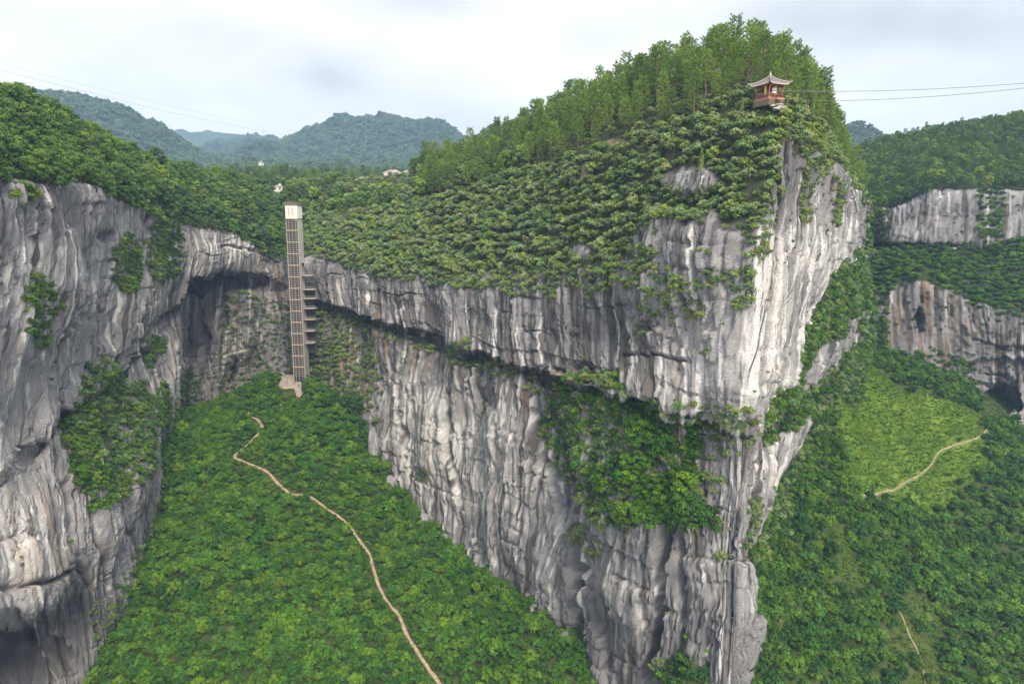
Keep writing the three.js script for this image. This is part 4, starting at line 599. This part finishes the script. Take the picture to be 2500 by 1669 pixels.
const skinMat = std(1, 1, 1, 0.9, { vertexColors: true });
[[689, 921, 'pink top and dark trousers at the left edge of the terrace', [0.7, 0.28, 0.32], [0.05, 0.05, 0.07], 0], [694, 924, 'white shirt and black trousers beside the one in pink', [0.75, 0.75, 0.75], [0.03, 0.03, 0.03], 1], [699, 922, 'black clothes in the group at the left of the terrace', [0.03, 0.03, 0.035], [0.03, 0.03, 0.04], 0], [702, 927, 'white top and blue trousers in the middle of the group', [0.8, 0.8, 0.8], [0.06, 0.08, 0.16], 1], [706, 923, 'dark jacket at the right end of the group on the terrace', [0.04, 0.045, 0.06], [0.08, 0.08, 0.09], 0], [727, 925, 'pale pink top at the foot of the tower', [0.7, 0.45, 0.45], [0.04, 0.04, 0.05], 0], [729, 931, 'white top and dark trousers at the right edge of the terrace', [0.8, 0.8, 0.8], [0.03, 0.03, 0.05], 1], [700, 940, 'dark green jacket alone in the middle of the terrace', [0.05, 0.09, 0.06], [0.06, 0.06, 0.07], 0], [718, 942, 'black jacket walking down from the terrace', [0.035, 0.035, 0.04], [0.05, 0.05, 0.06], 1], [729, 949, 'brown coat on the steps below the terrace', [0.16, 0.08, 0.05], [0.05, 0.04, 0.04], 0], [725, 962, 'lilac top at the bottom of the terrace steps', [0.6, 0.5, 0.65], [0.3, 0.3, 0.34], 1], [594, 1014, 'white shirt resting beside the upper footpath', [0.8, 0.8, 0.8], [0.06, 0.06, 0.08], 0], [606, 1016, 'yellow jacket on the upper footpath', [0.75, 0.42, 0.05], [0.06, 0.06, 0.08], 1]].forEach(([px, py, what, shirt, legs, arms]) => {
  const p = ground(valley, px, py), m = new THREE.Mesh(bodyGeo(shirt, legs, arms), skinMat); m.name = 'person'; m.position.copy(p).add(V(0, inPoly(TERRACE, px, py) ? 0.72 : 0.28, 0)); m.rotation.y = rr(-2, 2); tag(m, 'person in ' + what, 'person');
});

// ---------------------------------------------------------------- the pavilion
{
  const g = new THREE.Group(); g.name = 'pavilion'; g.position.copy(PAV); g.rotation.y = 0.43;
  const wood = std(0.13, 0.055, 0.038, 0.7), redWood = std(0.26, 0.075, 0.05, 0.7), tile = std(0.13, 0.115, 0.12, 0.85), trim = std(0.42, 0.33, 0.27, 0.8), ridgeMat = std(0.36, 0.32, 0.3, 0.8), yellow = std(0.85, 0.5, 0.03, 0.8), whiteCloth = std(0.8, 0.78, 0.74, 0.8);
  const a = 1.95, H = 3.0, e = 2.85;
  part('foundation', boxG(4.8, 1.2, 4.8, 0, -1.0, 0), std(0.1, 0.085, 0.055, 1), g, 'rough stone footing'); const plinth = part('plinth', boxG(4.6, 0.42, 4.6, 0, -0.2, 0), std(0.3, 0.11, 0.075, 0.9), g, 'red painted plinth'); part('step', boxG(1.4, 0.35, 0.9, 0, -0.3, 2.8), std(0.4, 0.17, 0.12, 0.9), plinth);
  for (const x of [-1, 1]) for (const zz of [-1, 1]) { const p = part('post', place(new THREE.CylinderGeometry(0.12, 0.13, H, 10), x * a, H / 2 - 0.02, zz * a), redWood, g); part('post_foot', place(new THREE.CylinderGeometry(0.2, 0.22, 0.18, 10), x * a, 0.07, zz * a), trim, p); }
  const bal = boxG(0.07, 0.72, 0.06);
  for (let s = 0; s < 4; s++) {
    const side = new THREE.Matrix4().makeRotationY(s * Math.PI / 2), on = (geo) => geo.applyMatrix4(side), R = part('rail', on(boxG(2 * a - 0.3, 0.1, 0.12, 0, 0.95, a)), redWood, g); part('lower_rail', on(boxG(2 * a - 0.3, 0.1, 0.1, 0, 0.16, a)), redWood, R);
    for (let k = 0; k < 14; k++) { const b = part('baluster', bal, wood, R); const v = V(-a + 0.3 + k * (2 * a - 0.6) / 13, 0.55, a).applyMatrix4(side); b.position.copy(v); b.rotation.y = s * Math.PI / 2; }
    part('beam', on(boxG(2 * a + 0.5, 0.26, 0.16, 0, H - 0.18, a)), wood, g);
    for (const k of [-1, 1]) { const sh = new THREE.Shape(); sh.moveTo(0, 0); sh.lineTo(0, -0.75); sh.quadraticCurveTo(0.12, -0.14, 0.85, 0); sh.lineTo(0, 0); const br = new THREE.ExtrudeGeometry(sh, { depth: 0.07, bevelEnabled: false }); br.scale(-k, 1, 1); br.translate(k * (a - 0.13), H - 0.32, a - 0.035); part('bracket', on(br), wood, g); }
    // concave tiled roof slope, corrugated by its tile rows, with upswept corner
    const nu = 64, nv = 10, pos = [], idx = [], top = H + 2.15; for (let i = 0; i <= nu; i++) for (let j = 0; j <= nv; j++) { const t = j / nv, r = mix(0.08, e, t), u = i / nu * 2 - 1, cor = Math.pow(Math.abs(u), 6) * t * t * 0.42; pos.push(u * r, mix(top, H - 0.02, Math.pow(t, 0.72)) + cor + (i % 2 ? 0.055 : 0) * (t > 0 ? 1 : 0), r * (1 + 0.05 * Math.pow(Math.abs(u), 8) * t)); if (i < nu && j < nv) { const p = i * (nv + 1) + j, q = p + nv + 1; idx.push(p, p + 1, q, p + 1, q + 1, q); } }
    const rg = new THREE.BufferGeometry(); rg.setAttribute('position', new THREE.Float32BufferAttribute(pos, 3)); rg.setIndex(idx); rg.computeVertexNormals(); part('roof_slope', on(rg), tile, g, 'grey tiled roof slope');
    const edge = []; for (let i = 0; i <= 16; i++) { const u = i / 8 - 1; edge.push(V(u * e, H - 0.1 + Math.pow(Math.abs(u), 6) * 0.42, e * (1 + 0.05 * Math.pow(Math.abs(u), 8)) - 0.03)); } part('fascia', on(new THREE.TubeGeometry(new THREE.CatmullRomCurve3(edge), 24, 0.12, 5)), trim, g);
    const hip = []; for (let j = 0; j <= 10; j++) { const t = j / 10, r = mix(0.05, e * 1.05, t); hip.push(V(r, mix(top, H, Math.pow(t, 0.72)) + t * t * 0.42 + 0.1, r)); } hip.push(V(e * 1.12, H + 0.6, e * 1.12), V(e * 1.17, H + 0.82, e * 1.17)); part('hip_ridge', on(new THREE.TubeGeometry(new THREE.CatmullRomCurve3(hip), 30, 0.11, 6)), ridgeMat, g);
  }
  part('ceiling', boxG(2 * e - 0.5, 0.1, 2 * e - 0.5, 0, H + 0.02, 0), wood, g);
  const fin = part('finial', new THREE.LatheGeometry([[0.0, 0], [0.3, 0], [0.22, 0.18], [0.3, 0.32], [0.15, 0.5], [0.18, 0.62], [0.07, 0.8], [0.0, 1.25]].map(([x, y]) => new THREE.Vector2(x, y)), 12), ridgeMat, g, 'pale stone finial'); fin.position.set(0, H + 2.05, 0);
  tag(g, 'square wooden pavilion with grey tiled roof on the cliff edge', 'pavilion');
  const put = (o, x, y, zz) => { o.position.copy(V(x, y, zz).applyAxisAngle(V(0, 1, 0), 0.43).add(PAV)); o.rotation.y = 0.43; };
  [[-1.0, -0.2, 'leftmost yellow banner hanging inside the pavilion'], [1.15, 0.75, 'rightmost yellow banner hanging inside the pavilion'], [0.55, 0.9, 'short yellow banner beside the white notice in the pavilion']].forEach(([x, zz, label], i) => { const b = new THREE.Group(); b.name = 'banner'; part('cloth', new THREE.PlaneGeometry(0.42, i === 2 ? 1.6 : 2.0, 4, 12).translate(0, 1.75, 0), new THREE.MeshStandardMaterial({ color: yellow.color, roughness: 0.8, side: THREE.DoubleSide }), b); part('batten', boxG(0.5, 0.05, 0.05, 0, 2.77, 0), wood, b); put(b, x, 0.15, zz); b.rotation.y = -0.36; tag(b, label, 'banner', 'yellow banners'); });
  const nb = new THREE.Group(); nb.name = 'notice_board'; part('panel', boxG(0.95, 1.1, 0.06, 0, 1.75, 0), whiteCloth, nb); part('header', boxG(0.95, 0.22, 0.07, 0, 2.4, 0.003), std(0.6, 0.16, 0.06), nb); part('leg', boxG(0.06, 1.9, 0.06, -0.4, 0.95, -0.06), wood, nb); part('leg', boxG(0.06, 1.9, 0.06, 0.4, 0.95, -0.06), wood, nb); put(nb, 0.25, 0.02, 1.2); nb.rotation.y = -0.36; tag(nb, 'white notice board standing inside the pavilion', 'board');
  const stoneMat = std(0.33, 0.3, 0.28), sg = new THREE.IcosahedronGeometry(1, 2); { const q = sg.attributes.position; for (let i = 0; i < q.count; i++) { const v = V(0, 0, 0).fromBufferAttribute(q, i), k = 1 + 0.35 * noise(v.x * 1.3 + 3, v.y * 1.3, v.z * 1.3); q.setXYZ(i, v.x * k, v.y * k, v.z * k); } sg.computeVertexNormals(); }
  [[1888, 258, 157.2, 0.75, 0.32, 'flat pale stone at the left of the ledge under the pavilion'], [1903, 256, 156.6, 0.95, 0.3, 'broad slab stone topping the ledge under the pavilion'], [1906, 262, 156.2, 0.9, 0.4, 'grey block stone below the broad slab'], [1915, 263, 156.8, 0.6, 0.42, 'rounded stone at the right end of the ledge'], [1897, 265, 156.0, 0.8, 0.36, 'lowest pale stone of the ledge under the pavilion']].forEach(([px, py, d, s, sy, label]) => { const m = new THREE.Mesh(sg, stoneMat); m.name = 'ledge_stone'; m.position.copy(at(px, py, d)); m.scale.set(s, sy, s * 0.9); m.rotation.y = rr(0, 6); tag(m, label, 'stone'); });
}
// cables
const cableMat = std(0.16, 0.16, 0.17, 0.6);
function cable(a, b, sag, r, label) { const pts = []; for (let i = 0; i <= 24; i++) { const t = i / 24, p = a.clone().lerp(b, t); p.y -= sag * 4 * t * (1 - t); pts.push(p); } const m = new THREE.Mesh(new THREE.TubeGeometry(new THREE.CatmullRomCurve3(pts), 60, r, 5), cableMat); m.name = 'cable'; tag(m, label, 'cable'); }
cable(at(1890, 221, 159), at(2760, 178, 130), 1.2, 0.06, 'upper steel cable running right from the pavilion');
cable(at(1985, 246, 172), at(2760, 181, 132), 1.2, 0.06, 'lower steel cable running right from the trees beside the pavilion');
cable(at(-160, 128, 240), at(760, 335, 700), 4, 0.05, 'lower thin power line crossing the sky on the left');
cable(at(-160, 112, 245), at(800, 330, 720), 4, 0.04, 'upper thin power line crossing the sky on the left');
// houses on the plateau
const wallW = std(0.6, 0.57, 0.52), roofP = std(0.27, 0.21, 0.21), paneD = std(0.05, 0.055, 0.06, 0.3);
function house(name, px, py, d, w, h, dp, roofH, label, cols = 4, rows = 2, ext = 8) {
  const g = new THREE.Group(); g.name = name; g.position.copy(at(px, py, d)); part('wall', boxG(w, h + ext, dp, 0, (h - ext) / 2, 0), wallW, g);
  const rg = new THREE.BufferGeometry(), X = w / 2 + 0.5, Z = dp / 2 + 0.5, r = X - Z * 0.9; rg.setAttribute('position', new THREE.Float32BufferAttribute([-X, h, Z, X, h, Z, r, h + roofH, 0, -X, h, Z, r, h + roofH, 0, -r, h + roofH, 0, X, h, -Z, -X, h, -Z, -r, h + roofH, 0, X, h, -Z, -r, h + roofH, 0, r, h + roofH, 0, X, h, Z, X, h, -Z, r, h + roofH, 0, -X, h, -Z, -X, h, Z, -r, h + roofH, 0, -X, h, -Z, X, h, -Z, X, h, Z, -X, h, -Z, X, h, Z, -X, h, Z], 3)); rg.computeVertexNormals(); const roof = part('roof', rg, roofP, g, 'pale hipped roof'); part('chimney', boxG(1.2, 1.6, 1.2, w * 0.1, h + roofH * 0.9, 0), wallW, roof);
  for (let i = 0; i < cols; i++) for (let j = 0; j < rows; j++) { const x = (i + 0.5) / cols * w - w / 2, y = (j + 0.55) / rows * h, f = part('window', boxG(1.5, 1.7, 0.12, x, y, dp / 2 + 0.02), wallW, g); part('pane', boxG(1.2, 1.4, 0.06, x, y, dp / 2 + 0.08), paneD, f); }
  tag(g, label, 'house');
}
house('white_house', 960, 444, 660, 17, 8, 11, 3, 'large white house with pale hipped roof among the plateau trees', 5, 2);
house('white_house', 992, 440, 690, 11, 7, 9, 2.5, 'smaller white house just right of the large one', 3, 2);
house('white_house', 938, 446, 650, 8, 5.5, 8, 2, 'low white wing at the left of the large house', 2, 1);
house('white_house', 885, 455, 560, 10, 5, 8, 2.4, 'white house with a chimney lower left of the large house', 3, 2);
house('white_house', 682, 478, 470, 6.5, 6, 7, 1.4, 'white house half hidden in trees above the lift tower', 2, 2);
house('white_house', 637, 401, 900, 5, 2.6, 5, 1.2, 'tiny white house far off under the distant hills', 2, 1, 1.5);
{ const g = new THREE.Group(); g.name = 'radio_mast'; g.position.copy(at(643, 341, 3190)); for (const [x, zz] of [[-0.9, -0.9], [0.9, -0.9], [0, 0.9]]) part('leg', limb(V(x, 0, zz), V(x * 0.25, 58, zz * 0.25), 0.4, 0.3, 4), cableMat, g); for (let k = 1; k < 9; k++) part('brace', boxG(2 - k * 0.16, 0.3, 2 - k * 0.16, 0, k * 6.5, 0), cableMat, g); tag(g, 'thin radio mast on the far hill left of centre', 'mast'); }
// fallen blocks along the foot of the promontory
{
  const bg = new THREE.IcosahedronGeometry(1, 4), q = bg.attributes.position, col = new Float32Array(q.count * 3); for (let i = 0; i < q.count; i++) { const v = V(0, 0, 0).fromBufferAttribute(q, i), k = 1 + 0.45 * noise(v.x * 1.1 + 3, v.y * 0.8, v.z * 1.1) + 0.12 * noise(v.x * 5, v.y * 3, v.z * 5); col.set(lerp3(C_GREY, C_LIGHT, clamp(0.5 + noise(v.x * 3, v.y, v.z * 3))), i * 3); q.setXYZ(i, v.x * k, v.y * k, v.z * k); } bg.setAttribute('color', new THREE.BufferAttribute(col, 3)); bg.computeVertexNormals();
  [[912, 1110, 2.2, 8, 'tall pale rock pillar leaning at the foot of the promontory'], [955, 1190, 2.4, 3.4, 'pale boulder below the tall rock pillar'], [1035, 1278, 2, 3, 'cream boulder halfway along the foot of the promontory'], [1085, 1322, 1.6, 2, 'small boulder where the cliff meets the thicket'], [1378, 1560, 1.7, 1.5, 'pale boulder in the grass at the lower corner of the cliff'], [1400, 1625, 1.4, 1.2, 'small grey boulder lowest at the corner of the cliff']].forEach(([px, py, r, h, label]) => { const m = new THREE.Mesh(bg, rockMat); m.name = 'boulder'; m.position.copy(ground(valley, px, py)).add(V(0, h * 0.35, 0)); m.scale.set(r, h, r); m.rotation.y = rr(0, 6); tag(m, label, 'boulder'); });
}
renderer.render(scene, camera);
